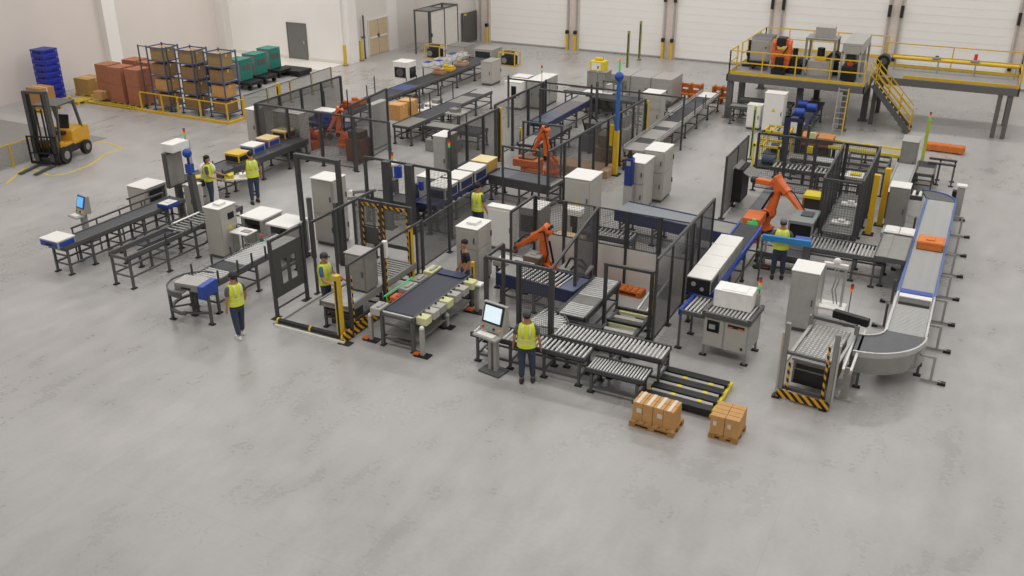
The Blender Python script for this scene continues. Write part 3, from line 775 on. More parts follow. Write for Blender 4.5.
low_machine('grey enclosed machine with white flat top, nearer of the two behind the curved conveyor', -18.1, 19.8, .79, .88, 1.15)
t = thing('operator_desk', 'small white desk with papers between the tall cream cabinet and the low machines', 'table', (-18.85, 19.55, 0))
MB().box(-.3, .35, -.25, .25, .82, .86).build('tabletop', CABW, t, .01)
for a in (-.25, .3):
    for b in (-.2, .2): leg_part(t, a, b, .82, .04, GREYM, False)
tag(MB().box(-.15, .15, -.1, .1, 0, .02).build('tablet', GREYM, None, .004, (-18.7, 19.55, .86)), 'flat grey tablet lying on the small white desk', 'tablet')
# U-turn conveyor
ux, uw = -17.3, .85
conveyor('roller conveyor of white rollers leading from the curved end toward the low machines', ux, 16.0, 3.7, uw, .92, 90,
    (('roller', .0, .26), ('slats', .26, .4, BELT), ('roller', .4, 1)), STEEL, legs=(.08, .5, .95), pitch=.1, r=.032,
    posts=((.1, 1, .3), (.1, -1, .3), (.3, 1, .3), (.3, -1, .3), (.45, -1, .3), (.6, -1, .3), (.5, 1, .25)), railh=.15)
t = curve_conveyor('half-round dark curved conveyor end with a blue box beside the walking worker', ux, 16.0, .1, .7, 90, 285, .92, 'roller', STEEL, (150, 230), rm=ROLL_D)
MB().arc(0, 0, .6, .68, 90, 285, .3, .36, 20).build('curved_bar', STEEL, t)
for a in (300,): leg_part(t, .7, -.3, .85)
MB().bar((-.1, -.66, .33), (.7, -.3, .33), .05).build('bar', STEEL, t)
module_box('white topped unit with bright blue end panel on the half-round conveyor end', ux+.15, 15.75, .93, .72, .5, .2, LGREY, LGREY, GREYM, rz=8, name='drive_unit')
MB().box(.37, .55, -.3, .32, -.16, .2).build('blue_end', BLUE, kids(bpy.data.objects['drive_unit.001'])[0].parent, .02)
tag(MB().box(-.04, .04, -.04, .04, 0, .1).cyl((0, 0, .1), (0, 0, .2), .035, n=8, m=1).build('push_button', [TEAL, RED], None, 0, (*at(262, 241, .92), .92)), 'small red and green button on the curved conveyor line', 'button')
# walking worker
person('worker in a yellow vest and dark cap standing by the half-round conveyor end', *at(241, 337), 75, SHIRTG, arms=((.27, .1, .88), (-.25, .02, .88)), cap=mat('cap_dark', '2b2d33', .7), legs=((.1, .08), (-.1, -.1)), shoe=SHOEW, s=1.0)
person('worker in a yellow vest with long dark hair reaching toward the small table', *at(213, 206), -60, SHIRTG, arms=((.2, .4, 1.0), (-.2, .42, 1.02)), elbows=((.27, .06, 1.12), (-.27, .08, 1.12)), hair_long=True, s=1.02)
person('worker in a yellow vest and jeans standing at the conveyor of product boxes', *at(256, 203), 60, SHIRTG, arms=((.26, .02, .88), (-.2, .3, 1.0)), elbows=((.25, -.04, 1.14), (-.27, .03, 1.12)), legs=((.1, .05), (-.12, -.08)), s=1.05, hair=HAIR)
# product box line
a3x, a3y = -23.75, 22.3
conveyor('dark belt conveyor carrying the four product boxes past the two workers', a3x, a3y, 6.0, .95, .88, 90, (('belt', 0, 1),), FRAME, legs=(.02, .3, .55, .8, .98), belt=BELT,
    name='belt_conveyor', side=.2, posts=((.2, -1, .12), (.3, -1, .12), (.3, 1, .12), (.1, 1, .12)))
for (px, py, m, side, tp, nm) in ((238, 158, YEL, BLACK, YEL, 'yellow product box with black end, nearest of the four on the dark belt'),
                          (253, 150, LGREY, BLUE, CABW, 'white lidded product box with blue sides, second of the four on the dark belt'),
                          (268, 143, CARD, BLUE, mat('sand_lid', 'd8c08c', .6), 'sand coloured product box on a blue tray, third of the four on the dark belt'),
                          (284, 135, CARD, BLACK, mat('sand_lid', 'd8c08c', .6), 'cardboard product box with pale lid, farthest of the four on the dark belt')):
    X, Y = at(px, py, .95)
    module_box(nm, X, Y, .89, .64, .64, .3, m, tp, side, rz=0, name='product_box', cat='box', group='product boxes on the dark belt')
tag(MB().cyl((0, 0, 0), (0, 0, .04), .22, n=16).build('yellow_disc', YELB, None, 0, (*at(200, 177, .9), .89)), 'flat yellow disc lying on the near end of the product box belt', 'disc')
t = thing('test_table', 'small low table with white and yellow parts between the two workers', 'table', (at(229, 192)[0]+.6, at(229, 192)[1], 0), 40)
MB().box(-.6, .5, -.25, .25, .6, .66).build('tabletop', CABW, t, .01)
for a in (-.5, .4):
    for b in (-.18, .18): leg_part(t, a, b, .6, .04)
MB().box(-.5, -.2, -.2, .2, .66, .8).build('yellow_part', YELB, t); MB().box(0, .3, -.15, .15, .66, .78).build('white_part', CABW, t)
t = thing('white_bin', 'rounded white bin under the product box belt', 'bin', (*at(247, 178), 0))
MB().loft([[(r*math.cos(2*PI*i/16), r*math.sin(2*PI*i/16), z) for i in range(16)] for z, r in ((0, .3), (.1, .36), (.5, .38), (.58, .3))]).build('body', CABW, t)
MB().cyl((0, 0, .58), (0, 0, .63), .25, n=16).build('lid', LGREY, t)
# ================================================================ LAYOUT: gate cell, left of centre
gx, gy = -15.35, 16.5
t = thing('guard_panel_fence', 'dark grey guard fence with four cut-out windows beside the walking worker', 'fence', (gx+.02, 16.75, 0), 90)
for x in (0, 1.25): 
    q = MB().box(-.04, .04, -.04, .04, .01, 2.2).build('post', FRAME, t, 0, (x, 0, 0)); MB().box(-.14, .14, -.12, .12, 0, .015).build('base_plate', RUB, q)
b = MB(); zs = [.55, .95, 1.15, 1.5, 1.75]; pan = MB()
def holed(pan, L, z0, z1, holes, y=.0, th=.012):
    xs = sorted({0, L, *[h[0] for h in holes], *[h[1] for h in holes]}); zz = sorted({z0, z1, *[h[2] for h in holes], *[h[3] for h in holes]})
    for i in range(len(xs)-1):
        for j in range(len(zz)-1):
            cx, cz = (xs[i]+xs[i+1])/2, (zz[j]+zz[j+1])/2
            if not any(h[0] < cx < h[1] and h[2] < cz < h[3] for h in holes): pan.box(xs[i], xs[i+1], y-th, y+th, zz[j], zz[j+1])
holed(pan, 1.25, .55, 1.85, [(.35, .58, .85, 1.2), (.35, .58, 1.28, 1.52), (.7, .95, .85, 1.2), (.7, .95, 1.28, 1.52)])
pan.build('solid_panel', DPAN, t)
MB().box(0, 1.25, -.02, .02, 2.15, 2.2).box(0, 1.25, -.02, .02, .25, .29).build('rail', FRAME, t)
place(solid_panel(1.2, .3, CLEAR), 'clear_panel', t, (.03, 0, 1.85))
fence('dark guard fence with a smoked window farther along the gate cell', (gx+.02, 18.45), (gx+.02, 21.3), 2.1, 3, kind=('none', 'none', 'smoke'), beam=True)
# base of the gate cell
t = thing('roll_bumper', 'black roller bumper bar with yellow rings across the front of the gate cell', 'barrier', (-15.05, 16.42, 0))
MB().cyl((0, .06, .12), (2.0, .06, .12), .07, n=14).build('bumper', BLACK, t)
for x in (-.03, 1.0, 2.0): MB().cyl((x, .06, .12), (x+.05, .06, .12), .085, n=14).build('yellow_ring', YELB, t)
MB().box(-.05, 2.12, -.08, -.02, 0, .06).build('kerb', CABW, t)
t = thing('floor_kerb', 'pale kerb strip running back from the roller bumper beside the dark guard fence', 'kerb', (-15.12, 16.42, 0))
MB().box(-.1, .0, 0, 2.6, 0, .05).build('strip', LGREY, t)
t = thing('hazard_barrier', 'low yellow and black striped barrier along the right side of the gate cell', 'barrier', (-12.95, 16.4, 0))
MB().box(-.03, .03, 0, 2.0, .05, .28).build('striped_board', HAZ, t)
MB().box(-.14, .2, -.1, .12, 0, .02).box(-.1, .1, 1.8, 2.0, 0, .02).build('base_plate', RUB, t)
guard_post('stout yellow light curtain post at the front corner of the gate cell', -13.1, 16.5, 1.75, w=.14)
t = gantry('tall slim charcoal post frame on the left of the gate cell line', -17.3, 20.45, 1.45, 3.2, t_=.12)
for xx in (0.3, 1.25): MB().box(-.06, .06, -.05, .05, 0, 1.9).build('inner_post', STEEL, t, 0, (xx, .0, 0))
cabinet('tall white two tier cabinet standing behind the charcoal portal frame', -17.65, 21.4, .78, .7, 2.15, face='-y,+x', split=.45, vent=False)
MBt = None
# roller line inside the gate cell
conveyor('pale roller conveyor inside the gate cell beside the worker in the white cap', -13.47, 16.8, 3.1, .9, .82, 90, (('fine', 0, .62, ROLL_M), ('roller', .62, 1, ROLL_D)), GREYM, legs=(.05, .45, .95), railh=.16, name='roller_conveyor')
t = cabinet('grey steel cabinet housing standing over the rollers inside the gate cell', -13.66, 17.6, .62, .52, 1.02, m=GREYM, top=LGREY, face='-y', plinth=.02, z=.86)
t = thing('waste_bin', 'dark open bin under the near end of the gate cell rollers', 'bin', (-13.45, 17.05, 0))
MB().box(-.35, .3, -.02, .5, .08, .68).build('tub', DPAN, t, .02); MB().box(-.38, .33, -.04, .52, .66, .7).build('rim', STEEL, t)
person('worker in a yellow vest, blue shirt and black and white cap inside the gate cell', -14.3, 17.55, -80, SHIRTB, arms=((.22, .38, .98), (-.22, .38, .98)), elbows=((.27, .08, 1.12), (-.27, .08, 1.12)), cap=mat('cap_black_white', '39393b', .6), s=.99)
# right side frame of the gate cell with yellow posts
t = thing('machine_guard_frame', 'charcoal guard frame with black and yellow strips along the right side of the gate cell', 'frame', (-12.95, 16.75, 0), 90)
for x in (0, 1.5, 3.4): MB().box(-.035, .035, -.035, .035, 0, 2.0).build('post', FRAME, t, 0, (x, 0, 0))
MB().box(0, 3.4, -.02, .02, 1.94, 2.0).box(0, 3.4, -.02, .02, .4, .45).build('rail', FRAME, t)
for x in (.06, 1.56): MB().box(x, x+.03, -.05, -.03, .35, 1.7).build('hazard_strip', HAZ, t)
MB().box(.05, 3.4, -.05, -.03, .32, .38).build('hazard_strip', HAZ, t)
MB().box(1.52, 1.62, -.1, .02, 1.6, 2.05).build('switch_box', CABW, t)
guard_post('tall yellow light curtain post midway along the right side of the gate cell', -12.98, 18.35, 1.7, w=.1, group=None)
guard_post('tall yellow light curtain post at the back right of the gate cell', -13.05, 19.75, 1.9, w=.1)
t = thing('hazard_edge', 'black and yellow floor edge strip beneath the tall yellow posts', 'barrier', (-12.95, 18.5, 0))
MB().box(-.04, .04, 0, 2.6, .12, .22).build('strip', HAZ, t)
for y in (.1, 1.3, 2.5): MB().box(-.04, .04, y-.04, y+.04, 0, .12).build('foot', RUB, t)
# warning framed doorway at the back of the gate cell
t = thing('interlock_doorway', 'doorway frame edged with black and yellow tape behind the gate cell rollers', 'frame', (-14.85, 20.05, 0))
for i, x in enumerate((0, .68, 1.6)):
    MB().box(-.05, .05, -.05, .05, 0, 2.35).build('post', FRAME, t, 0, (x, 0, 0))
for (x0, x1) in ((0, .68), (.68, 1.6)):
    b = MB(); b.box(x0+.05, x0+.09, -.06, -.04, .2, 2.25).box(x1-.09, x1-.05, -.06, -.04, .2, 2.25).box(x0+.05, x1-.05, -.06, -.04, 2.2, 2.27)
    b.build('hazard_tape', HAZ, t)
    MB().box(x0, x1, -.03, .03, 2.28, 2.35).box(x0, x1, -.03, .03, 1.05, 1.12).box(x0, x1, -.03, .03, .3, .36).build('rail', FRAME, t)
MB().box(.05, .63, -.015, .015, 1.12, 1.55).build('dark_panel', DPAN, t)
place(solid_panel(.58, .64, CLEAR), 'clear_panel', t, (.05, 0, 1.58)); place(solid_panel(.82, 1.1, CLEAR), 'clear_panel', t, (.73, 0, 1.12))
fence('steel mesh fence running back behind the gate cell beside the cream cabinet', (-13.55, 20.8), (-13.6, 24.5), 1.5, 2, wire=.036)
# ================================================================ belt conveyor with side modules
conveyor('wide navy belt conveyor with pale yellow modules along both sides', -11.6, 16.75, 2.95, .92, .92, 90, (('roller', 0, .05), ('belt', .05, .97, BELTN)), STEEL, legs=(.01, .5, .98), name='belt_conveyor', low=.22, lw=.08, railh=.1)
tag(MB().box(-.38, .38, -.15, .15, 0, .03).build('blue_cover', NAVY, None, .006, (-11.6, 19.45, .93)), 'flat navy cover plate on the far end of the wide navy belt', 'cover')
tag(MB().box(-.5, .5, 0, 2.6, 0, .02).build('lower_shelf', GREYM, None, 0, (-11.6, 16.9, .24)), 'grey lower shelf sheet under the wide navy belt conveyor', 'shelf')
for i, (dy, m) in enumerate(((.0, CREAM), (.38, CAB), (.7, LGREY), (1.05, CREAM), (1.45, LGREY), (1.85, CAB), (2.3, CREAM))):
    t = thing('side_module', '%s module right of the wide navy belt, %s from the near end' % ('pale yellow' if m is CREAM else ('cream' if m is CAB else 'light grey'), ('first', 'second', 'third', 'fourth', 'fifth', 'sixth', 'seventh')[i]), 'module', (-10.98, 17.0+dy, .74))
    MB().box(-.13, .15, -.14, .14, 0, .2).build('housing', m, t, .015)
    MB().cyl((-.08, 0, .2), (-.08, 0, .25), .03, n=8).build('connector', DGLASS, t)
for i, (dy, m, w) in enumerate(((-.05, CAB, .42), (.75, ORG, .3), (1.25, LGREY, .5), (1.8, GREYM, .45), (2.45, CREAM, .5))):
    t = thing('side_module', '%s module left of the wide navy belt, %s from the near end' % (('cream', 'orange', 'light grey', 'grey', 'pale yellow')[i], ('first', 'second', 'third', 'fourth', 'fifth')[i]), 'module', (-12.19, 17.0+dy, .78))
    MB().box(-.17, .12, -w/2, w/2, 0, .2 if i != 1 else .12).build('housing', m, t, .02)
    MB().box(-.02, .06, -w/3, w/3, .2 if i != 1 else .12, .24 if i != 1 else .15).build('cover', LGREY if i != 1 else RED, t, .005)
tag(MB().tube([(0, 0, 0), (0, 1.3, 0)], .018).cyl((0, .1, -.15), (0, .1, 0), .012, n=6).cyl((0, 1.2, -.15), (0, 1.2, 0), .012, n=6).build('green_pipe', GRN, None, 0, (-12.3, 17.3, 1.05)), 'thin green pipe running above the left modules of the wide navy belt', 'pipe')
for i, (px, py, hh) in enumerate(((423, 360, .75), (447, 331, .35), (372, 344, .7))):
    t = thing('sensor_stand', ('short white sensor post standing right of the wide navy belt conveyor', 'small low white sensor post behind the short one beside the wide navy belt', 'white sensor post at the left front leg of the wide navy belt conveyor')[i], 'post', (*at(px, py-4), 0))
    MB().box(-.2, .2, -.12, .12, 0, .03).box(-.25, -.1, -.08, .08, .0, .04, 1).build('base', [BLACK, ORG], t)
    MB().box(-.05, .05, -.05, .05, .03, hh).build('column', LGREY, t, .01); MB().ball((0, 0, hh), .06, m=0).build('cap', CABW, t)
# ================================================================ LAYOUT: centre
cabinet('large cream control cabinet behind the navy belt, a worker standing at its front', -12.22, 20.75, .66, .82, 1.75, face='-y,+x', doors=1, split=.62, topbox=True)
person('dark haired worker in a dark shirt without vest before the large cream cabinet', -11.55, 20.05, 140, mat('black_shirt', '2a2a2c', .85), vest=False, arms=((.2, .1, .9), (-.2, .1, .9)), elbows=((.23, -.03, 1.14), (-.23, -.03, 1.14)), s=.97)
guard_post('yellow light curtain post beside the dark haired worker at the end of the navy belt', -11.18, 19.82, 1.2, w=.08)
t = thing('sensor_stand', 'grey post on a dark foot between the navy belt and the steel kiosk', 'post', (*at(477, 312), 0))
MB().box(-.35, .3, -.14, .14, 0, .03).box(-.3, -.1, -.1, .1, .03, .05, 1).build('base', [BLACK, ORG], t)
MB().box(-.05, .05, -.05, .05, .03, .8).build('column', LGREY, t, .01); MB().box(-.25, .18, -.12, .12, .8, .86).build('shelf', CABW, t, .01)
kiosk('steel control kiosk with a white screen in front of the worker at the roller conveyors', -9.0, 16.85, -10, 1.72, BLACK, SCREEN, .66)
tag(MB().arc(0, 0, .07, .13, 0, 300, 0, .05, 20).build('hose_ring', CABW, None, .01, (*at(483, 353), 0)), 'white curled hose lying on the floor by the foot of the steel kiosk', 'hose')
person('worker in a yellow vest and grey cap facing the steel kiosk, back to the camera', -8.1, 16.75, 22, SHIRTG, arms=((.28, .06, .86), (-.28, .1, .86)), cap=mat('cap_grey', '4a4b4d', .7), legs=((.13, .03), (-.1, -.03)), shoe=SHOE, s=1.03)
# front roller conveyors
conveyor('front roller conveyor beginning behind the steel kiosk and passing the worker', -9.75, 17.42, 2.9, .62, .74, 0, (('roller', 0, 1),), FRAME, legs=(.06, .36, .66, .96), pitch=.11, low=.2, railh=.1)
conveyor('short low roller table of dense rollers at the end of the front roller line', -6.75, 17.3, 1.35, .62, .6, 0, (('fine', 0, 1),), FRAME, legs=(.1, .9), low=.15, railh=.1)
conveyor('upper back roller conveyor of dense silver rollers ending beside the black floor skid', -7.95, 18.12, 2.7, .7, .78, 0, (('roller', 0, 1),), FRAME, legs=(.15, .55, .98), pitch=.1, low=.3, railh=.1, r=.032)
conveyor('roller conveyor rising toward the orange robot from the front roller lines', -7.92, 18.85, 2.4, .72, .82, 90, (('roller', 0, .3), ('slats', .3, .5, GREYM), ('roller', .5, 1)), FRAME, legs=(.1, .95), pitch=.1, railh=.14)
curve_conveyor('skewed fan of silver rollers turning into the front roller line', -8.75, 18.05, .15, 1.02, 10, 88, .76, 'roller', FRAME, (45,), stepa=7)
tag(MB().box(-.3, .3, -.09, .09, 0, .28).box(-.2, .05, -.1, -.09, .05, .2, 1).build('drive_motor', [BLACK, GREYM], None, .02, (-7.35, 18.75, .45)), 'black drive motor box hanging on the right side of the rising roller conveyor', 'motor')
t = thing('chain_transfer', 'low chain transfer table with pale yellow cross bars inside the robot cell portal', 'conveyor', (-6.85, 18.8, 0))
for s in (-.42, .42): MB().box(s-.04, s+.04, 0, 1.7, .32, .44).build('side_rail', FRAME, t)
for i in range(5): MB().box(-.4, .4, .1+i*.36, .24+i*.36, .36, .43).build('cross_bar', CREAM if i % 2 == 0 else LGREY, t)
for y in (.05, .85, 1.62): MB().box(-.45, .45, y, y+.07, .42, .5).build('roller_tube', BLACK, t)
for s in (-.4, .4):
    for y in (.1, 1.6): leg_part(t, s, y, .34, .06)
# floor skid with yellow ends
sk = thing('floor_skid', 'black floor skid with yellow tipped bars behind the two pallets of cartons', 'skid', (-5.4, 17.15, 0), -2)
for i in range(4): MB().box(0, 1.5, .0+i*.4, .22+i*.4, .1, .22).build('bar', BLACK, sk, .01)
for i in range(3): MB().box(.05, 1.45, .26+i*.4, .36+i*.4, .12, .2).box(.5, .6, .26+i*.4, .36+i*.4, .12, .205, 1).box(1.1, 1.2, .26+i*.4, .36+i*.4, .12, .205, 1).build('chain_track', [LGREY, YELB], sk)
for x in (-.05, 1.48): MB().box(x, x+.07, 0, 1.55, .04, .14).build('end_beam', YELB, sk, .01)
for x in (0, 1.5):
    for i in range(4): MB().box(x-.02, x+.02, .08+i*.4, .14+i*.4, .14, .2).build('end_cap', YELB, sk, .01)
# pallets of cartons in front
pallet('long wooden pallet holding two brown cartons in front of the black floor skid', -4.86, 16.4, 1.0, .64, .13, WOOD, -3)
for i in (0, 1):
    o = carton('brown carton with two taped lids, %s of the two on the long front pallet' % ('left' if i == 0 else 'right'), -5.1+i*.46, 16.42-i*.025, .13, .45, .48, .43, CARD, -3, 'cartons on the long front pallet', None, label_patch=True)
    q = MB()
    for k in (-.12, .11): q.box(k-.035, k+.035, -.242, .242, .434, .437)
    q.build('tape', TAPE, o)
    MB().box(-.004, .004, -.241, .241, 0, .436).build('seam', CARDD, o)
pallet('small wooden pallet holding four cartons to the right of the long pallet', -3.43, 16.75, .62, .66, .12, WOOD, -2)
for i, (dx, dy, nm) in enumerate(((-.15, -.16, 'front left'), (.15, -.16, 'front right'), (-.15, .16, 'back left'), (.15, .16, 'back right'))):
    carton('small brown carton, %s of the four on the small pallet' % nm, -3.43+dx, 16.75+dy, .12, .29, .31, .43, CARD, -2, 'cartons on the small front pallet', None, label_patch=i < 2)
# robot cell frame and back fence
fence('charcoal post frame along the front of the orange robot cell', (-9.85, 18.1), (-8.1, 18.1), 2.27, 2, kind=('none', 'mesh'), beam=True, post=.09)
fence('charcoal frame side running back from the steel kiosk corner of the robot cell', (-9.85, 18.1), (-9.85, 19.0), 2.27, 1, kind=('none',), beam=True, post=.08)
fence('mesh fence between the rising roller conveyor and the orange robot', (-8.14, 18.1), (-8.75, 22.5), 2.27, 2, kind=('none', 'mesh'), beam=True, post=.08)
t = gantry('charcoal portal frame over the low chain transfer beside the smoked fence', -7.5, 20.0, 1.2, 1.85, t_=.08)
fence('steel mesh fence over pale kick panels across the back of the robot cell', (-10.8, 22.82), (-6.1, 22.72), 2.2, 5, kick=1.0, beam=False, post=.08)
fence('short mesh side fence left of the orange robot with black and yellow strip', (-10.8, 21.3), (-10.8, 22.78), 2.2, 1, beam=True)
fence('tall smoked guard fence right of the robot cell portal', (-6.12, 19.75), (-6.1, 24.6), 2.28, 4, kind=('smoke', 'smoke', 'mesh', 'mesh'), beam=True)
pallet('orange wooden pallet lying by the pale kick panels inside the robot cell', -8.0, 22.35, 1.5, .4, .16, WOODR, -3)
t = guard_post('yellow post with pale arm beside the portal frame of the robot cell', -6.5, 20.75, 1.2, w=.1)
t = thing('slide_rail', 'thin aluminium slide rails leaning beyond the low chain transfer', 'rail', (-6.75, 20.6, 0), 90)
for s in (-.12, .12): MB().bar((0, s, .35), (1.9, s, .55), .05).build('rail', ALU, t)
for x in (.1, 1.8): MB().box(x-.03, x+.03, -.15, .15, 0, .4).build('support', LGREY, t)
# blue roller conveyor and robot
conveyor('navy sided roller conveyor in front of the orange robot', -10.6, 20.6, 2.3, .95, .9, -5, (('plate', 0, .25, GREYM), ('roller', .25, .82), ('plate', .82, 1, mat('blue_grey_plate', '5a6178', .5))), rail=NAVY, railh=.34, legs=(.06, .5, .94), pitch=.12)
t = tote('brown carton tray beside the foot of the orange robot', *at(535, 261, .75), .65, .5, .5, .3, mat('tray_brown', '6e5a50', .7), 0, LGREY, name='parts_tray')
conveyor('small white topped plate conveyor left of the orange robot', -11.2, 21.3, 1.1, .6, .8, 0, (('plate', 0, 1, CABW),), rail=LGREY, legs=(.1, .9), name='plate_table', cat='table')
robot('orange robot with its arm reaching down left over the navy sided conveyor', -9.78, 21.75, 180, 3, -36, .8, .08, armlen=1.05, wrist=-80, grip=None)
# machinery behind the back fence
t = thing('valve_stand', 'dark frame of hoses and valves under the orange robot arm', 'machine', (-9.3, 21.3, 0))
for x in (0, .7): leg_part(t, x, 0, .8, .06); leg_part(t, x, .5, .8, .06)
MB().box(-.05, .75, -.05, .55, .78, .84).build('tabletop', GREYM, t)
MB().tube([(.1, .1, .84), (.2, .2, 1.1), (.5, .3, 1.05), (.6, .4, .84)], .03).tube([(.3, 0, .84), (.4, .1, 1.0), (.7, .1, .9)], .03).build('hose', BLACK, t)
# conveyors beyond the fence
conveyor('long slate belt conveyor with navy sides crossing behind the robot cell', -9.5, 26.5, 3.75, .95, .92, -7, (('plate', 0, .8, mat('slate_plate', '7c8186', .45)), ('plate', .8, 1, GREYM)), rail=NAVY, railh=.34, legs=(.05, .35, .65, .95))
conveyor('black belt conveyor with blue side rails carrying the row of white lidded units', -5.4, 21.15, 5.2, .66, 1.05, 90, (('roller', 0, .1), ('belt', .1, 1, mat('belt_black', '2e2f33', .6))), rail=BLUE, railh=.16, legs=(.05, .35, .65, .97), name='belt_conveyor')
for i in range(4):
    t = module_box('white lidded grey unit, %s of the row on the blue railed belt' % ('nearest', 'second', 'third', 'farthest')[i], -5.4, 21.35+i*.8, 1.06, .6, .77, .42, LGREY, CABW, BLACK if i == 0 else GREYM, 0, 'white lidded units on the blue railed belt', 'lidded_unit')
    if i == 0:
        MB().box(-.29, .29, -.425, -.39, .02, .38).build('dark_front', BLACK, t); MB().cyl((-.12, -.42, .25), (-.12, -.44, .25), .06, n=12).cyl((.1, -.42, .14), (.1, -.44, .14), .05, n=12).build('fitting', LGREY, t)
# cart with white block
ct = thing('roller_cart', 'grey machine cart with silver roller top and two doors near the portal fence', 'machine', (-4.9, 19.8, 0), -4)
MB().box(0, 1.1, 0, .95, .3, 1.08).build('body', LGREY, ct, .01)
MB().box(.03, .5, -.02, 0, .32, 1.05).build('door', CAB, ct, .006); 
d2 = MB().box(.54, 1.07, -.02, 0, .32, 1.05).build('door', CAB, ct, .006)
MB().box(.1, .4, -.03, -.02, .7, 1.0).build('window', DGLASS, ct); MB().box(.15, .3, -.036, -.03, .78, .9).build('gauge', LGREY, ct)
MB().box(.6, 1.0, -.03, -.02, .92, 1.0).box(.62, .72, -.036, -.03, .92, .95, 1).box(.85, .98, -.036, -.03, .92, .95, 1).build('switch_panel', [BLACK, ORG], ct)
MB().box(.95, 1.0, -.04, -.02, .4, .46).build('knob', BLACK, ct)
for px in (.04, 1.06):
    for py in (.04, .9): leg_part(ct, px, py, 1.2, .05, GREYM)
for px in (-.0, 1.1): MB().box(px-.04, px+.04, -.05, 1.0, 1.08, 1.19).build('top_rail', STEEL, ct)
MB().box(-.04, 1.14, -.06, .0, 1.08, 1.19).box(-.04, 1.14, .95, 1.0, 1.08, 1.19).build('end_rail', STEEL, ct)
me = roller_mesh(.92, .028, ROLL_M)
for i in range(11): place(me, 'roller', ct, (.1+i*.09, .47, 1.17))
stack_light(ct, 1.0, .9, 1.19, .45); MB().box(.96, 1.04, .86, .94, 1.19, 1.5).build('mast', LGREY, ct)
t = thing('transfer_table', 'small blue cornered roller frame joining the grey cart to the row of lidded units', 'conveyor', (-5.5, 19.85, 0), -4)
for y in (0, .95): MB().box(0, .62, y-.03, y+.03, .98, 1.08).build('side_rail', STEEL, t)
MB().box(-.04, .03, -.03, .98, .94, 1.09).build('end_rail', BLUE, t)
for i in range(5): place(roller_mesh(.85, .028, ROLL_M), 'roller', t, (.1+i*.1, .47, 1.05))
for y in (.05, .9): leg_part(t, 0, y, 1.0, .05)
tag(MB().box(-.45, .45, -.27, .27, 0, .44).box(-.3, .3, -.2, .2, .44, .455).build('white_block', mat('bright_white', 'ecebe7', .5), None, .03, (-4.35, 20.42, 1.2)), 'plain white rectangular block resting on the grey roller cart', 'box')
# ================================================================ LAYOUT: right front
mr = thing('lift_station', 'framed lift station with perforated grey bed and striped base bar at the front right', 'machine', (-2.78, 18.72, 0), -5)
for x in (0, 1.05):
    for y in (0, 2.1):
        MB().box(-.05, .05, -.05, .05, 0, 1.85 if y == 0 else 1.15).build('post', GREYM, mr, .006, (x, y, 0))
        MB().box(-.14, .02, -.1, .1, 0, .05).build('foot', BLACK, mr, 0, (x, y-.02, 0))
for x in (-.08, 1.13): MB().box(x-.02, x+.02, -.02, .02, .1, 1.6).build('slim_post', ALU, mr)
MB().box(0, 1.05, -.04, .04, 1.12, 1.18).build('crossbar', STEEL, mr); MB().box(0, 1.05, 2.06, 2.14, 1.08, 1.15).build('crossbar', STEEL, mr)
MB().box(-.05, 1.1, -.1, -.05, .05, .22).build('striped_board', HAZ, mr)
for x in (.12, .9): MB().box(x, x+.05, -.06, -.03, .22, 1.55 if x > .5 else .95).build('hazard_strip', HAZ, mr)
MB().box(.15, .9, .25, 2.0, .3, .85).build('housing', GREYM, mr, .01)
MB().box(.2, .85, .23, .25, .32, .65).box(.22, .83, .23, .25, .7, .8).build('opening', BLACK, mr)
bed = MB().box(.12, .93, .2, 2.1, .88, .94)
bed.build('bed', GREYM, mr, .006)
q = MB()
for i in range(9):
    for j in range(20): q.cyl((.17+i*.09, .28+j*.092, .94), (.17+i*.09, .28+j*.092, .955), .026, n=6)
tag(q.build('ball_rollers', ROLL_M, mr), None, kind='stuff')
MB().box(.97, 1.02, .1, 1.2, .35, .8).build('brown_side', BROWN, mr)
MB().box(-.01, .06, 0, 2.1, .86, .92).box(1.0, 1.06, 0, 2.1, .86, .92).build('side_rail', LGREY, mr)
MB().box(0, 1.05, 0, .1, .22, .3).build('sill', STEEL, mr)
stack_light(mr, 1.02, .3, 1.15, .3, cols=(GRN, RED))
cabinet('tall stainless control cabinet with white top left of the hose stand', -3.38, 22.1, .66, .75, 1.66, m=mat('stainless', 'b6b4b0', .35, .25), face='-y', doors=1)
t = thing('hose_stand', 'white stand of two poles with hanging hoses beside the tall stainless cabinet', 'stand', (*at(829, 320), 0))
MB().box(-.45, .35, -.25, .25, .38, .44).build('base_plate', CABW, t, .01)
for a in (-.38, .28):
    for b in (-.18, .18): leg_part(t, a, b, .4, .04, LGREY, False)
for x in (-.28, .22): MB().cyl((x, 0, .44), (x, 0, 1.55), .035, n=10).build('pole', ALU, t)
MB().box(-.33, .27, -.05, .05, 1.5, 1.6).ball((-.02, 0, 1.65), .1, .08, .1).build('head', CABW, t, .01)
for k, dx in enumerate((0, .08)): MB().tube([(-.05+dx, -.05, 1.5), (.02+dx, -.08, 1.2), (-.04+dx, -.06, .9), (.05+dx, -.03, .5)], .018).build('hose', LGREY, t)
tag(MB().bar((-.42, .1, 0), (.42, -.1, 0), .16, .2).build('black_beam', BLACK, None, .02, (*at(851, 318, .95), .95)), 'black slanted beam housing above the near end of the white hose stand', 'beam')
t = thing('signal_post', 'slim post with a red signal lamp behind the black slanted beam', 'post', (*at(846, 325), 0)); stack_light(t, 0, 0, 0, .95, cols=(AMB, RED)); MB().cyl((0,0,0),(0,0,.03),.12).build('base', STEEL, t)
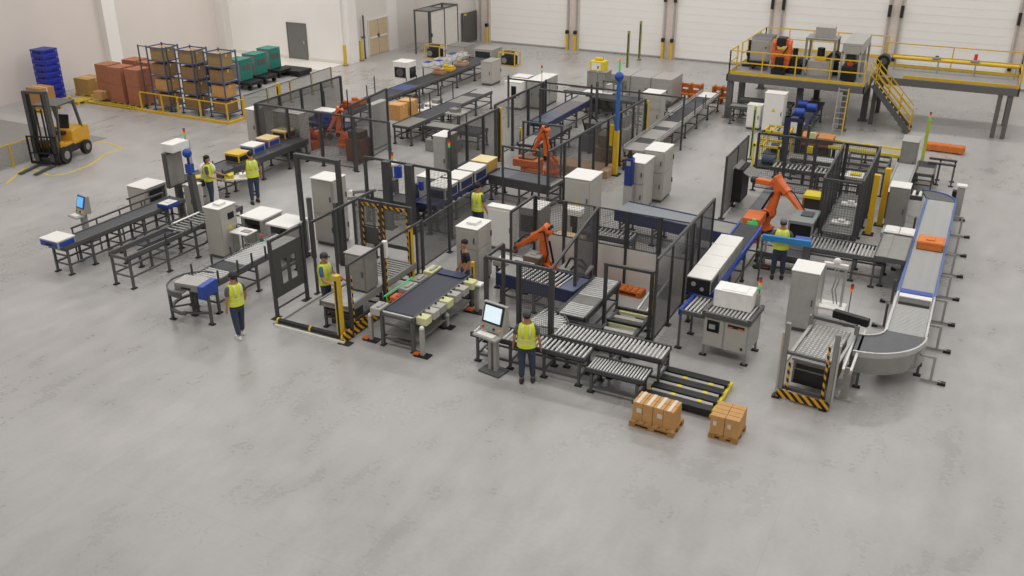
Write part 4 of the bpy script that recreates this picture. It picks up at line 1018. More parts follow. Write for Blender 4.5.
# right hand long conveyor
rx = -.53
conveyor('long blue railed conveyor of fine grey rollers along the right side', rx, 23.7, 7.9, .86, .9, 90, (('fine', 0, 1, ROLL_F),), rail=BLUER, railh=.14, legs=(.06, .27, .48, .7, .96), raised=0, low=.25, long_bar=False)
conveyor('aluminium railed near section of the long right conveyor leading into the dark curve', rx, 21.3, 2.4, .86, .9, 90, (('roller', 0, .99, ROLL_F),), rail=ALU, railh=.14, legs=(.15, .85), pitch=.075, r=.03, long_bar=False)
curve_conveyor('dark quarter curve conveyor with a deep steel skirt at the front right', -1.5, 21.3, .52, 1.42, 0, -90, .9, 'belt', ALU, (-8, -82), belt=mat('belt_slate', '555759', .5), skirt=.5, skirtm=mat('skirt_steel', 'a09f9b', .25, .7))
t = thing('outrigger_feet', 'row of black tipped outrigger feet along the right side of the long right conveyor', 'support', (-.05, 0, 0))
u = thing('outrigger_feet', 'row of black tipped outrigger feet along the left side of the long right conveyor', 'support', (-1.0, 0, 0))
for y in (23.3, 24.9, 27.3, 28.8, 30.2):
    MB().bar((-.35, y, .05), (0, y, .05), .05, .05).build('arm', LGREY, u); MB().box(-.42, -.28, y-.06, y+.06, 0, .07).build('foot', BLACK, u); MB().box(-.16, -.1, y-.03, y+.03, .05, .7).build('post', STEEL, u)
for y in (20.9, 22.6, 24.2, 25.9, 27.6, 29.3, 31.0):
    MB().bar((0, y, .05), (.45, y, .05), .05, .05).build('arm', LGREY, t); MB().box(.38, .55, y-.06, y+.06, 0, .07).build('foot', BLACK, t)
    MB().box(.2, .26, y-.03, y+.03, .05, .62).build('post', LGREY, t); MB().box(-.06, .26, y-.02, y+.02, .62, .67).build('bracket', LGREY, t)
t = thing('guide_rail', 'pair of aluminium guide rails beside the right post of the lift station', 'rail', (-1.4, 18.95, 0), 90)
for s in (0, .16): MB().box(0, 2.2, s-.025, s+.025, .8, .9).build('rail', ALU, t)
for x in (.3, 1.9): MB().box(x-.03, x+.03, 0, .16, .03, .8).box(x-.08, x+.08, -.1, .26, 0, .04).build('leg', LGREY, t)
tote('orange carton pair riding on the long blue railed conveyor', *at(930, 247, .9), .9, .68, .62, .22, mat('bright_orange_box', 'd67a34', .6), 0, mat('bright_orange_box', 'd67a34', .6), name='orange_box')
t = thing('product_tray', 'blue, white and black tray riding on the near rollers of the long right conveyor', 'box', (*at(915, 300, .9), .9), 0)
MB().box(-.38, .38, .1, .34, 0, .12).build('blue_box', BLUE, t, .01); MB().box(-.38, .38, -.12, .1, 0, .1).build('white_box', CABW, t, .01); MB().box(-.36, .36, -.42, -.12, 0, .08).build('black_box', DPAN, t, .01)
# ================================================================ LAYOUT: forklift and goods by the left wall
def forklift(label, x, y, rz):
    t = thing('forklift', label, 'forklift', (x, y, 0), rz)
    for sx in (-1, 1):
        for (yy, r) in ((.35, .33), (1.75, .28)):
            w = MB().cyl((sx*.42, yy, r), (sx*.6, yy, r), r, n=22).build('wheel', RUB, t)
            MB().cyl((sx*.6, yy, r), (sx*.615, yy, r), r*.5, n=14).build('rim', mat('rim_grey', '8d8a84', .5), w)
    MB().box(-.52, .52, .1, 1.75, .3, .62).build('chassis', BLACK, t, .03)
    MB().prism([(1.0, .5), (2.15, .45), (2.2, .75), (2.15, 1.12), (1.75, 1.2), (1.05, 1.12)], -.52, .52, 0, 'x').build('counterweight', mat('forklift_yellow', 'cf9a2a', .4), t, .06)
    MB().prism([(.25, .6), (1.0, .6), (1.0, .72), (.55, .74), (.3, .95), (.22, .95)], -.5, .5, 0, 'x').build('front_cowl', mat('forklift_yellow', 'cf9a2a', .4), t, .03)
    MB().box(-.25, .25, .85, 1.25, .95, 1.1).prism([(1.2, 1.0), (1.32, 1.0), (1.45, 1.65), (1.36, 1.68)], -.24, .24, 0, 'x').build('seat', BLACK, t, .03)
    q = MB().cyl((0, .45, .8), (0, .62, 1.25), .03, n=8).build('steering_column', BLACK, t)
    MB().arc(0, 0, .13, .17, 0, 360, -.02, .02, 18).build('steering_wheel', BLACK, q, 0, (0, .64, 1.28))
    for sx in (-.48, .48):
        MB().bar((sx, .25, .9), (sx, .45, 2.2), .08).bar((sx, 1.75, 1.1), (sx, 1.5, 2.2), .09).build('guard_post', STEEL, t)
    MB().box(-.52, .52, .4, 1.6, 2.18, 2.26).build('overhead_guard', STEEL, t, .02)
    for sx in (-.42, .42):
        m = MB().box(sx-.07, sx+.07, -.08, .1, .06, 2.88).build('mast_rail', DPAN, t)
        MB().box(sx*.72-.05, sx*.72+.05, -.04, .06, .1, 2.8).build('inner_rail', BLACK, m)
    MB().box(-.49, .49, -.06, .08, 2.8, 2.9).box(-.42, .42, -.04, .06, .9, 1.0).box(-.42, .42, -.04, .06, .15, .3).build('mast_crossbar', DPAN, t)
    for sx in (-.12, .12): MB().cyl((sx, .02, .1), (sx, .02, 2.2), .035, n=8).build('lift_cylinder', BLACK, t)
    b = MB().box(-.62, .62, -.2, -.14, .1, .2).box(-.62, .62, -.2, -.14, 1.15, 1.2).box(-.62, -.57, -.2, -.14, .1, 1.2).box(.57, .62, -.2, -.14, .1, 1.2).box(-.62, .62, -.2, -.14, .5, .55)
    for i in range(7): b.box(-.42+i*.14-.012, -.42+i*.14+.012, -.19, -.16, .5, 1.18)
    b.build('load_backrest', BLACK, t)
    for sx in (-.32, .32): MB().box(sx-.07, sx+.07, -1.35, -.2, .04, .08).box(sx-.07, sx+.07, -.2, -.15, .04, .55).build('fork', DPAN, t)
forklift('yellow and black forklift parked inside the yellow floor lines by the left wall', -32.0, 23.25, 17)
def marking(label, pts, w=.1):
    b = MB()
    for a, c in zip(pts, pts[1:]):
        A = Vector((*at(*a), 0)); B_ = Vector((*at(*c), 0)); d = (B_-A).normalized(); n = Vector((-d.y, d.x, 0))*w/2
        b.add([tuple(A-n), tuple(B_-n), tuple(B_+n), tuple(A+n), *[tuple(v+Vector((0, 0, .006))) for v in (A-n, B_-n, B_+n, A+n)]], [(3,2,1,0),(4,5,6,7),(0,1,5,4),(1,2,6,5),(2,3,7,6),(3,0,4,7)])
    tag(b.build('floor_line', mat('line_yellow', 'cdb54e', .6)), label, 'floor marking')
marking('curved yellow floor line around the forklift', [(6, 184), (26, 167), (51, 176), (69, 173), (90, 165), (106, 154), (123, 148), (108, 143), (94, 142)])
marking('straight yellow floor line left of the forklift near the left edge', [(0, 133), (24, 127)])
struct('trim_20', MB().box(-42.0, -33.05, 19, 27.0, 0, .01), mat('dark_floor_paint', '83817e', .4))
t = thing('guard_rail', 'yellow handrail with grey infill panel at the far left in front of the forklift', 'railing', (-32.95, 18.6, 0), 90)
MB().box(0, 5.2, -.02, .02, .9, .94).build('top_rail', YEL, t)
for x in (.6, 2.2, 3.8, 5.1): MB().box(x-.03, x+.03, -.03, .03, 0, .9).build('post', YEL, t)
MB().box(0, 5.1, -.01, .01, .08, .88).build('infill_panel', CLEAR, t)
# blue crate stack
o0 = None
def crate():
    t = thing('blue_crate', '', 'crate', (-40.75, 30.6, .15), 3, 'stacked blue crates')
    w, d, h = .85, .85, .3
    b = MB().box(-w/2, w/2, -d/2, d/2, 0, .03)
    for (a0, a1, c0, c1) in ((-w/2, w/2, -d/2, -d/2+.03), (-w/2, w/2, d/2-.03, d/2), (-w/2, -w/2+.03, -d/2, d/2), (w/2-.03, w/2, -d/2, d/2)):
        b.box(a0, a1, c0, c1, .03, .1).box(a0, a1, c0, c1, .22, h-.02)
    for i in range(9):
        u = -w/2+.03+i*(w-.06)/8
        b.box(u-.02, u+.02, -d/2, -d/2+.03, .1, .22).box(u-.02, u+.02, d/2-.03, d/2, .1, .22).box(w/2-.03, w/2, u-.02, u+.02, .1, .22).box(-w/2, -w/2+.03, u-.02, u+.02, .1, .22)
    b.build('basket', mat('crate_blue', '2a38a8', .45), t)
    MB().box(-w/2-.006, w/2+.006, -d/2-.006, d/2+.006, h-.03, h-.01).build('rim', mat('crate_blue_dark', '202c86', .45), t)
    for sx in (-1, 1): MB().box(-.12, .12, sx*d/2-.02, sx*d/2+.02, .12, .2).build('handle', BLACK, t)
    return t
c0 = crate(); c0['label'] = 'blue ventilated crate at the bottom of the tall blue stack'
for i in range(1, 8): dup(c0, (-40.75, 30.6, .15+.3*i), 'blue ventilated crate, %s from the bottom of the tall blue stack' % ('', 'second', 'third', 'fourth', 'fifth', 'sixth', 'seventh', 'eighth and topmost')[i], 3)
pallet('yellow pallet under the tall stack of blue crates', -40.7, 30.6, 1.1, 1.2, .15, mat('pallet_yellow', 'c9ab3a', .6))
pallet('empty yellow pallet to the right of the blue crates', -39.4, 31.0, .9, .9, .14, mat('pallet_yellow', 'c9ab3a', .6))
pallet('yellow pallet under the single tan carton by the left wall', -40.25, 32.55, 1.2, 1.2, .12, mat('pallet_yellow', 'c9ab3a', .6))
carton('single tan carton on a yellow pallet between the blue crates and the stacked cartons', -40.25, 32.45, .12, 1.0, 1.0, .75, mat('carton_tan', 'b38d4f', .85))
carton('small tan carton with white lid on the yellow skid before the stacked cartons', -38.45, 31.55, .16, .55, .5, .38, CARD, 0, None, CABW)
for nm, x, y, n in (('front right column beside the rack', -36.15, 31.95, 2), ('middle column', -37.3, 31.95, 2), ('left column', -38.35, 32.15, 2), ('back column on the left', -38.05, 33.55, 2), ('back column at the right', -36.9, 33.45, 2)):
    pallet('wooden pallet under the %s of red-brown cartons' % nm, x, y, .92, .92, .13, WOOD)
    for k in range(n):
        carton('large red-brown carton, %s of the %s' % (('lower one', 'upper one')[k], nm), x, y, .13+k*.83, .86, .86, .82, CARDR, 0, 'red-brown cartons by the left wall', mat('tape_brown', '8a5a42', .7))
pallet('long low yellow skid beam in front of the stacked cartons', -37.35, 31.15, 3.2, .3, .1, mat('pallet_yellow', 'c9ab3a', .6), name='yellow_skid')
# racks with cartons
def rack(label, x, y):
    t = thing('storage_rack', label, 'rack', (x, y, 0))
    RK = mat('rack_blue_grey', '4b5470', .45)
    for px in (0, 1.0):
        for py in (0, .95): leg_part(t, px, py, 3.0, .05, RK)
    leg_part(t, -.52, .0, 3.0, .05, STEEL); MB().bar((-.52, 0, 2.95), (0, 0, 2.95), .04).build('side_arm', STEEL, t)
    for z in (.25, .95, 1.65, 2.35, 2.95):
        MB().box(0, 1.0, -.02, .02, z-.05, z).box(0, 1.0, .93, .97, z-.05, z).box(-.02, .02, 0, .95, z-.05, z).box(.98, 1.02, 0, .95, z-.05, z).build('shelf_frame', RK, t)
        if z < 2.9: MB().box(.02, .98, .02, .93, z-.02, z).build('shelf', GREYM, t)
    return t
for nm, x, y in (('leftmost', -34.95, 31.6), ('middle', -33.28, 31.7), ('rightmost', -31.6, 31.75)):
    rack('tall grey-blue rack of brown cartons, %s of the three inside the yellow rail' % nm, x, y)
    for k, z in enumerate((.25, .95, 1.65, 2.35)):
        carton('brown carton on the %s shelf of the %s rack' % (('bottom', 'second', 'third', 'top')[k], nm), x+.5, y+.47, z, .78, .74, .52, (CARDB, CARD, CARDB, mat('carton_dull', '9b8155', .85))[k] if nm != 'middle' else (CARDB, CARDB, CARDB, mat('carton_dull', '9b8155', .85))[k], 0, 'cartons on the racks')
t = thing('yellow_guard_rail', 'low yellow guard rail enclosing the three racks', 'railing', (-38.5, 31.1, 0))
YM = mat('rail_yellow', 'd6ac22', .45)
MB().box(0, 8.55, -.05, .05, 0, .1).box(8.45, 8.57, 0, 1.1, 0, .1).build('base_beam', YM, t, .01)
MB().box(3.2, 8.55, -.02, .02, .89, .93).box(8.5, 8.54, 0, 1.1, .89, .93).build('top_rail', YM, t)
for x in (3.2, 4.55, 5.55, 6.9, 8.5): MB().box(x-.03, x+.03, -.03, .03, .1, .9).build('post', YM, t)
MB().box(8.48, 8.58, 1.0, 1.1, .14, .9).build('post', YM, t)
t = thing('dark_trolley', 'black wheeled cabinet behind the middle rack', 'cabinet', (-36.1, 35.7, 0))
MB().box(0, 1.1, 0, .9, .2, 1.4).build('body', BLACK, t, .03)
for x in (.12, .98):
    for y in (.1, .8): MB().cyl((x-.04, y, .1), (x+.04, y, .1), .1, n=12).build('wheel', RUB, t)
for i, (px, py, nm) in enumerate(((243, 80, 'nearest'), (258, 74, 'middle'), (272, 68, 'farthest'))):
    X, Y = at(px, py, .4)
    t = thing('flatbed_trolley', 'black flat trolley under the %s teal machine by the left wall' % nm, 'trolley', (X, Y, 0))
    MB().box(-.6, .9, -.5, .5, .25, .42).build('deck', BLACK, t, .02)
    for a in (-.45, .75):
        for b in (-.35, .35): MB().cyl((a, b-.05, .12), (a, b+.05, .12), .12, n=12).box(a-.05, a+.05, b-.05, b+.05, .12, .26).build('wheel', RUB, t)
    t = thing('teal_machine', 'teal and grey cube machine, %s of the three on black trolleys' % nm, 'machine', (X-.15, Y, .42), 0, 'teal machines on black trolleys')
    MB().box(-.42, .42, -.45, .45, 0, 1.05).build('body', mat('machine_grey', '7d8785', .5), t, .02)
    MB().box(.42, .46, -.43, .43, .02, 1.03).box(-.44, .46, -.47, .47, 1.05, 1.08).build('cover', TEAL, t, .01)
    MB().box(.46, .47, -.3, .3, .5, .8).build('vent', STEEL, t)
tag(MB().box(-.9, .9, -.55, .55, .12, .32).box(-.8, -.6, -.5, .5, 0, .12).box(.6, .8, -.5, .5, 0, .12).build('black_platform', BLACK, None, .02, (*at(293, 74), 0)), 'empty black low platform right of the teal machines', 'platform')
# yellow topped clear fence behind the left cell
fence('clear panel fence with thin yellow frame running back from the racks', (-30.0, 32.2), (-30.3, 39.2), 1.05, 4, kind='clear', pm=YM, post=.05, z0=.1)
for i, (px, py) in enumerate(((341, 65), (353, 62))):
    t = thing('bollard', 'yellow bollard at the wall corner, %s of the two' % ('left', 'right')[i], 'bollard', (-32.95, (44.0, 45.6)[i], 0)); MB().cyl((0, 0, 0), (0, 0, 1.15), .09, n=12).build('tube', YEL, t)
    MB().cyl((0, 0, 0), (0, 0, .03), .16, n=12).build('flange', STEEL, t)
t = thing('downpipe', 'thin grey pipe standing on the wall left of the beige double door', 'pipe', (-33.1, 46.2, 0)); MB().cyl((0, 0, 0), (0, 0, 2.5), .05, n=8).build('pipe', STEEL, t); MB().box(-.15, .06, -.06, .06, 1.2, 1.28).build('bracket', STEEL, t)
# ================================================================ LAYOUT: left back robot cell
fence('mesh guard fence across the front of the back left robot cell', (-25.5, 28.0), (-19.2, 27.95), 2.1, 4, kind=('smoke', 'mesh', 'mesh', 'none'), beam=True, post=.09, wire=.06)
fence('smoked guard fence along the left side of the back left robot cell', (-25.5, 28.1), (-25.5, 33.6), 2.1, 4, kind='smoke', beam=True, post=.09)
fence('grey guard fence along the right side of the back left robot cell', (-20.95, 28.1), (-21.3, 31.0), 2.5, 2, kind=('mesh', 'clear'), beam=True, post=.08)
guard_post('tall yellow post at the near left corner of the back left robot cell', -26.4, 30.5, 2.3, w=.14)
cabinet('narrow cream cabinet outside the back left robot cell', -26.9, 28.9, .5, .6, 1.55, face='-y')
cabinet('wide grey cabinet behind the front fence of the back left robot cell', -25.1, 28.5, 1.3, .6, 1.75, m=LGREY, top=LGREY, face='-y', doors=2)
cabinet('tall grey cabinet with yellow sign just left of the two tan cartons', -22.0, 30.6, .28, 1.0, 1.9, m=LGREY, top=CABW, face='+x', split=.48, warn=True)
robot('orange robot bending over inside the back left robot cell', -22.6, 29.7, 200, -6, -60, .72, .35, wrist=-100, pedm=LGREY)
t = thing('gearbox_machine', 'rust orange gear machine low on the floor left of the back left robot', 'machine', (-24.6, 29.8, 0))
MB().box(-.5, .6, -.4, .4, 0, .35).cyl((-.3, -.1, .55), (.3, -.1, .55), .3, n=14).cyl((.35, .2, .5), (.6, .2, .5), .22, n=12).build('housing', ORGD, t, .02)
MB().cyl((-.45, -.1, .55), (-.3, -.1, .55), .12, n=10).box(-.1, .1, -.3, .2, .8, 1.0).build('shaft', BLACK, t)
t = thing('gearbox_machine', 'rust brown gear machine between the back left robot and the grey cabinet', 'machine', (-21.6, 29.3, 0))
MB().box(-.38, .38, -.35, .35, 0, .9).cyl((0, -.38, .6), (0, -.3, .6), .26, n=14).build('housing', mat('rust_brown', '7a4a32', .6), t, .02)
MB().box(-.3, .3, -.25, .25, .9, 1.2).build('head', mat('rust_dark', '55402f', .6), t, .02)
conveyor('short navy conveyor under the back left robot', -25.0, 30.9, 1.9, .8, .8, 0, (('plate', 0, 1, NAVY),), rail=NAVY, legs=(.1, .9), name='roller_conveyor')
module_box('blue and white unit on the short navy conveyor', -24.2, 31.0, .82, .55, .5, .5, BLUE, CABW, BLUE, name='drive_unit')
# ---- long line M1
M1 = -24.85
conveyor('long dark conveyor line running to the back wall behind the two tan cartons', M1, 31.0, 14.6, .95, .86, 90,
    (('plate', 0, .1, NAVY), ('plate', .1, .18, BELT), ('belt', .18, .42, BELTN), ('plate', .42, .5, mat('conv_blue', '45527c', .5)), ('slats', .5, .8, BELT), ('belt', .8, 1)), STEEL, legs=(.01, .12, .25, .38, .5, .62, .75, .88, .99), name='belt_conveyor', posts=((.08, 1, .9), (.2, -1, .9), (.34, 1, .8), (.1, -1, 1.0)))
for i, (y, m, nm) in enumerate(((33.2, ORGD, 'rust orange casting on the long back conveyor, nearest'), (33.9, mat('orange_part', 'c96f35', .6), 'orange casting on the long back conveyor just beyond the nearest one'), (41.0, mat('tan_part', 'a57c55', .6), 'tan part on the long back conveyor'), (41.9, YEL, 'yellow part on the long back conveyor'), (43.3, mat('tan_part2', 'a98b6a', .6), 'flat brown part on the long back conveyor'))):
    t = thing('casting', nm, 'part', (M1, y, .87))
    MB().box(-.3, .3, -.25, .25, 0, .16).cyl((-.1, -.1, .16), (-.1, -.1, .3), .14, n=12).box(.05, .25, -.15, .2, .16, .26).build('casting_body', m, t, .02)
module_box('white lidded unit on the near end of the long back conveyor', M1, 31.5, .87, .7, .6, .3, STEEL, CABW, NAVY, name='drive_unit')
t = cabinet('white booth machine with black round fan windows beside the long back conveyor', -26.25, 38.9, .85, .8, 1.75, m=CABW, face='-y,+x', window=(.15, .85, .55, .85), legs=True, name='booth_machine', cat='machine')
MB().cyl((.42, -.06, 1.25), (.42, -.04, 1.25), .2, n=16).box(.1, .75, -.045, -.03, 1.0, 1.5, 1).build('fan', [STEEL, BLACK], t)
t = thing('tote_table', 'long low table of small white and blue trays beside the long back conveyor', 'table', (-26.3, 42.2, 0), 90)
MB().box(0, 4.0, -.4, .4, .8, .85).build('tabletop', LGREY, t)
for x in (.1, 2, 3.9):
    for y in (-.35, .35): leg_part(t, x, y, .8, .05)
for i in range(6):
    tote('small white tray with blue rim, %s along the tray table from the near end' % ('first', 'second', 'third', 'fourth', 'fifth', 'sixth')[i], -26.3+(.15 if i % 2 else -.15), 42.5+i*.62, .85, .42, .5, .2, CABW, 0, BLUE if i in (0, 1, 4) else LGREY, group='small white and blue trays')
cabinet('low grey machine with vents at the far end of the tray table, left one', -28.6, 48.1, 1.2, 1.3, .85, m=LGREY, top=GREYM, face='-y', vent=True, name='machine_housing', cat='machine')
t = cabinet('low grey machine with a dark opening at the far end of the long back conveyor', -26.7, 47.9, 1.2, 1.3, .85, m=LGREY, top=LGREY, face='-y', name='machine_housing', cat='machine', window=(.1, .9, .3, .85))
cabinet('beige free-standing cabinet at the far end between the two back lines', -23.6, 43.1, .6, 1.1, 1.25, m=CAB, top=LGREY, face='-y,+x')
# ---- line M2
conveyor('dark flat conveyor line between the long back conveyor and the white booths', -21.2, 31.8, 7.2, .85, .82, 90,
    (('plate', 0, .2, GREYM), ('belt', .2, .62), ('plate', .62, .8, GREYM), ('belt', .8, .9), ('plate', .9, 1, LGREY)), STEEL, legs=(.01, .14, .35, .55, .78, .99), name='belt_conveyor', posts=((.3, 1, .7), (.42, 1, .7), (.55, 1, .8), (.2, 1, .8), (.7, 1, .8)))
t = thing('side_table', 'small steel table holding the two tan cartons', 'table', (-22.0, 33.1, 0))
MB().box(-.45, .3, -.6, 1.1, .78, .83).build('tabletop', mat('table_tan', 'b08f55', .6), t)
for x in (-.4, .25):
    for y in (-.5, 1.0): leg_part(t, x, y, .78, .05)
for i, y in enumerate((32.85, 33.65)): carton('tan carton on the small steel table, %s of the two' % ('nearer', 'farther')[i], -22.05, y, .83, .65, .6, .6, mat('carton_light', 'cd9a5c', .8), 0)
conveyor('low side conveyor frame crossing toward the mesh cage from the dark flat line', -20.6, 33.0, 2.6, .8, .7, 0, (('plate', 0, .5, GREYM), ('slats', .5, 1, BELT)), STEEL, legs=(.02, .5, .98))
t = thing('press_unit', 'low dark press unit at the end of the low side conveyor', 'machine', (-19.3, 31.9, 0))
MB().box(-.6, .7, -.4, .4, 0, .5).build('base', GREYM, t, .02); MB().box(-.35, .45, -.3, .3, .5, .7).cyl((-.3, 0, .7), (.4, 0, .7), .12, n=10).build('head', BLACK, t)
for i, (px, py, nm) in enumerate(((418, 108, 'first'), (437, 103, 'second'), (455, 112, 'third'))):
    t = thing('parts_table', 'small white topped stand between the two back lines, %s from the left' % nm, 'table', (*at(px, py, .8), 0))
    MB().box(-.45, .45, -.35, .35, .74, .8).build('tabletop', CABW if i != 2 else LGREY, t, .01)
    for x in (-.4, .4):
        for y in (-.3, .3): leg_part(t, x, y, .74, .05)
    MB().box(-.2, .15, -.15, .2, .8, .95).cyl((.25, 0, .8), (.25, 0, 1.05), .05, n=8).build('fixture', GREYM, t)
# cage frame and generators at the back wall
t = thing('frame_enclosure', 'tall open frame enclosure of thin grey posts with a slatted roof near the back wall', 'frame', (-31.2, 48.8, 0))
for x in (0, 1.1):
    for y in (0, 1.6, 3.2): MB().box(-.04, .04, -.04, .04, 0, 2.6).build('post', STEEL, t, 0, (x, y, 0))
for y in (0, 1.6, 3.2): MB().box(0, 1.1, y-.04, y+.04, 2.52, 2.6).build('crossbar', STEEL, t)
for x in (0, 1.1): MB().box(x-.04, x+.04, 0, 3.2, 2.52, 2.6).build('side_bar', STEEL, t)
b = MB()
for i in range(9): b.box(.05, 1.05, .1+i*.16, .2+i*.16, 2.54, 2.58)
b.build('roof_slats', GREYM, t)
for y in (0, 1.6): MB().box(1.09, 1.11, y+.04, y+1.56, .05, 2.5).build('panel', mat('pale_panel', 'd8d3cc', .6), t)
MB().box(1.1, 1.2, -.02, .05, 1.1, 1.3).build('handle', BLACK, t)
def generator(label, x, y):
    t = thing('generator', label, 'generator', (x, y, 0))
    b = MB()
    for yy in (0, .7):
        b.bar((0, yy, .03), (1.0, yy, .03), .05).bar((0, yy, .75), (1.0, yy, .75), .05)
        for xx in (0, 1.0): b.bar((xx, yy, 0), (xx, yy, .75), .05)
    for xx in (0, 1.0): b.bar((xx, 0, .03), (xx, .7, .03), .05).bar((xx, 0, .75), (xx, .7, .75), .05)
    b.build('frame', YEL, t)
    MB().box(.1, .9, .08, .62, .08, .55).build('engine', BLACK, t, .03); MB().box(.25, .75, .15, .55, .55, .8).build('tank', DPAN, t, .04)
    MB().cyl((.3, .05, .3), (.3, .08, .3), .16, n=14).build('fan_cover', GREYM, t)
generator('black generator in a yellow frame at the foot of the tall open frame enclosure', -30.0, 47.9)
generator('black generator in a yellow frame standing alone near the dock doors', -25.1, 48.0)
t = thing('dark_screen', 'dark grey board standing against the back wall left of the dock doors', 'panel', (-30.0, 52.4, 0))
MB().box(0, .05, 0, 1.85, .1, 1.95).build('board', mat('board_dark', '55554f', .6), t, .01); MB().box(0, .06, .1, .5, 1.8, 1.9).build('yellow_sign', YELB, t); MB().box(-.02, .1, -.02, .06, 0, 2.0).build('post', STEEL, t)
# ================================================================ LAYOUT: line of lidded units behind the gate cell
conveyor('navy railed conveyor carrying three white lidded units toward the orange robots', -15.2, 23.9, 4.4, .8, .9, 90, (('plate', 0, .08, NAVY), ('belt', .08, 1)), rail=NAVY, railh=.16, legs=(.03, .3, .6, .95))
for i, y in enumerate((24.85, 25.85, 26.85)):
    module_box('white lidded unit on the navy railed conveyor, %s of the three' % ('nearest', 'middle', 'farthest')[i], -15.1, y, .91, .68, .85, .42, LGREY, CABW, NAVY, 0, 'white lidded units on the navy railed conveyor', 'lidded_unit')
t = module_box('pale yellow carton topped unit beyond the three white lidded units', -15.2, 27.9, .91, .66, .75, .4, mat('unit_tan', 'b8924a', .6), mat('lid_cream', 'e0cf9f', .6), mat('unit_tan', 'b8924a', .6), name='product_box', cat='box')
tag(MB().box(-.35, .35, -.5, .5, 0, .75).box(-.42, .42, -.42, .42, .75, .85).cyl((.1, -.55, .4), (.1, -.5, .4), .2, n=12).build('drive_cabinet', mat('navy_dark', '2a3040', .5), None, .02, (-15.95, 28.3, 0)), 'dark navy drive base under the pale yellow topped unit', 'machine')
person('worker in a yellow vest standing behind the large cream cabinet beside the lidded units', -13.35, 24.05, -10, SHIRTG, arms=((.27, .08, .88), (-.28, .1, .88)), s=1.03)
# E cell
fence('charcoal frame with mesh crossing behind the striped doorway', (-17.3, 23.75), (-14.1, 23.65), 2.2, 4, kind=('none', 'none', 'none', 'mesh'), beam=True, post=.09)
for i, x in enumerate((-16.35, -15.5)):
    t = thing('machine_column', 'thick charcoal column standing in the frame behind the striped doorway, %s of the two' % ('left', 'right')[i], 'column', (x, 23.55, 0))
    MB().box(-.13, .13, -.1, .1, 0.04, 2.25).build('column', FRAME, t, .01); MB().box(-.2, .2, -.18, .18, 0, .04).build('base_plate', RUB, t)
conveyor('low dark conveyor bench running across behind the striped doorway', -17.7, 24.6, 2.3, .7, .65, 0, (('plate', 0, .3, GREYM), ('belt', .3, .7), ('plate', .7, 1, STEEL)), FRAME, legs=(.04, .5, .96), low=.2)
cabinet('grey box machine with a flat white top behind the thick charcoal columns', -16.55, 25.6, .75, .7, 1.15, m=LGREY, face='-y', legs=True, name='machine_housing', cat='machine')
t = thing('valve_unit', 'blue and white valve unit with a small lamp left of the grey box machine', 'machine', (-17.3, 25.3, 0))
MB().box(-.12, .12, -.12, .12, 0, 1.0).build('column', STEEL, t); MB().cyl((-.2, 0, 1.0), (-.2, 0, 1.5), .12, n=12).cyl((.2, 0, 1.1), (.2, 0, 1.5), .14, n=12).build('blue_bottle', BLUE, t); MB().ball((0, 0, 1.55), .25, .2, .12).build('white_cap', CABW, t); stack_light(t, 0, 0, 1.6, .05)
t = thing('pneumatic_unit', 'small blue clamps and dark bracket left of the nearest lidded unit', 'machine', (-15.9, 24.5, 0))
MB().box(-.06, .06, -.06, .06, 0, 1.3).build('post', STEEL, t); MB().box(-.3, .15, -.05, .05, 1.2, 1.28).box(.15, .27, -.06, .06, 1.1, 1.4).box(-.2, .05, -.12, .12, .8, 1.0).build('clamp', BLUE, t); MB().cyl((.1, 0, .5), (.3, 0, .6), .18, n=12).build('disc', NAVY, t)
for i in range(2):
    t = thing('infeed_arm', 'white slanted infeed rail at the left end of the low dark benches, %s' % ('nearer', 'farther')[i], 'rail', (-18.3, 24.2+i*.8, 0), 25)
    MB().bar((-.5, 0, .45), (.4, 0, .55), .08, .1).build('rail', GREYM, t); MB().cyl((-.5, -.08, .45), (-.5, .08, .45), .08, n=12).build('wheel', CABW, t)
    for x in (-.4, .3): leg_part(t, x, 0, .42, .05)
t = thing('slim_signal_pole', 'slim pole with a small red and green signal lamp left of the lidded units', 'post', (-16.2, 27.2, 0)); stack_light(t, 0, 0, 0, 1.75, cols=(GRN, AMB, RED)); MB().cyl((0, 0, 0), (0, 0, .04), .12).build('base', STEEL, t)
# ================================================================ LAYOUT: middle robot cells
fence('dark smoked guard fence left of the middle robots', (-16.6, 27.9), (-16.55, 31.6), 2.1, 3, kind=('smoke', 'smoke', 'smoke'), beam=True, post=.09)
cabinet('narrow light cabinet at the near end of the dark smoked fence', -17.35, 28.0, .55, .8, 1.85, m=LGREY, face='-y')
fence('mesh guard fence continuing beyond the dark smoked fence to the booths', (-16.75, 31.7), (-16.75, 36.1), 2.2, 3, kind=('clear', 'mesh', 'mesh'), beam=True, post=.09)
guard_post('slim yellow post between the smoked fence and the mesh fence', -16.5, 31.65, 2.1, w=.1)
guard_post('short yellow post behind the slim yellow post', -16.0, 32.4, 1.2, w=.08)
t = thing('portal_frame', 'wide charcoal portal of tall posts spanning the middle robot cells', 'frame', (-18.5, 36.25, 0))
for x in (0, 1.8, 3.9, 6.0, 7.9): MB().box(x-.035, x+.035, -.035, .035, 0, 2.3).build('post', FRAME, t)
MB().box(0, 7.9, -.025, .025, 2.14, 2.2).build('crossbeam', FRAME, t)
gantry('tall dark portal over the orange robot of the middle cell', -16.0, 34.2, 2.2, 2.4, t_=.07)
gantry('tall dark post pair in front of the rust red machine', -13.95, 26.9, 1.35, 2.2, t_=.06)
gantry('slim dark portal between the rust red machine and the middle robot', -14.55, 29.7, 1.5, 2.3, t_=.06)
robot('orange robot of the middle cell with raised arm', -13.95, 30.9, 165, 10, -58, .78, .15, wrist=-110, pedm=WOODR)
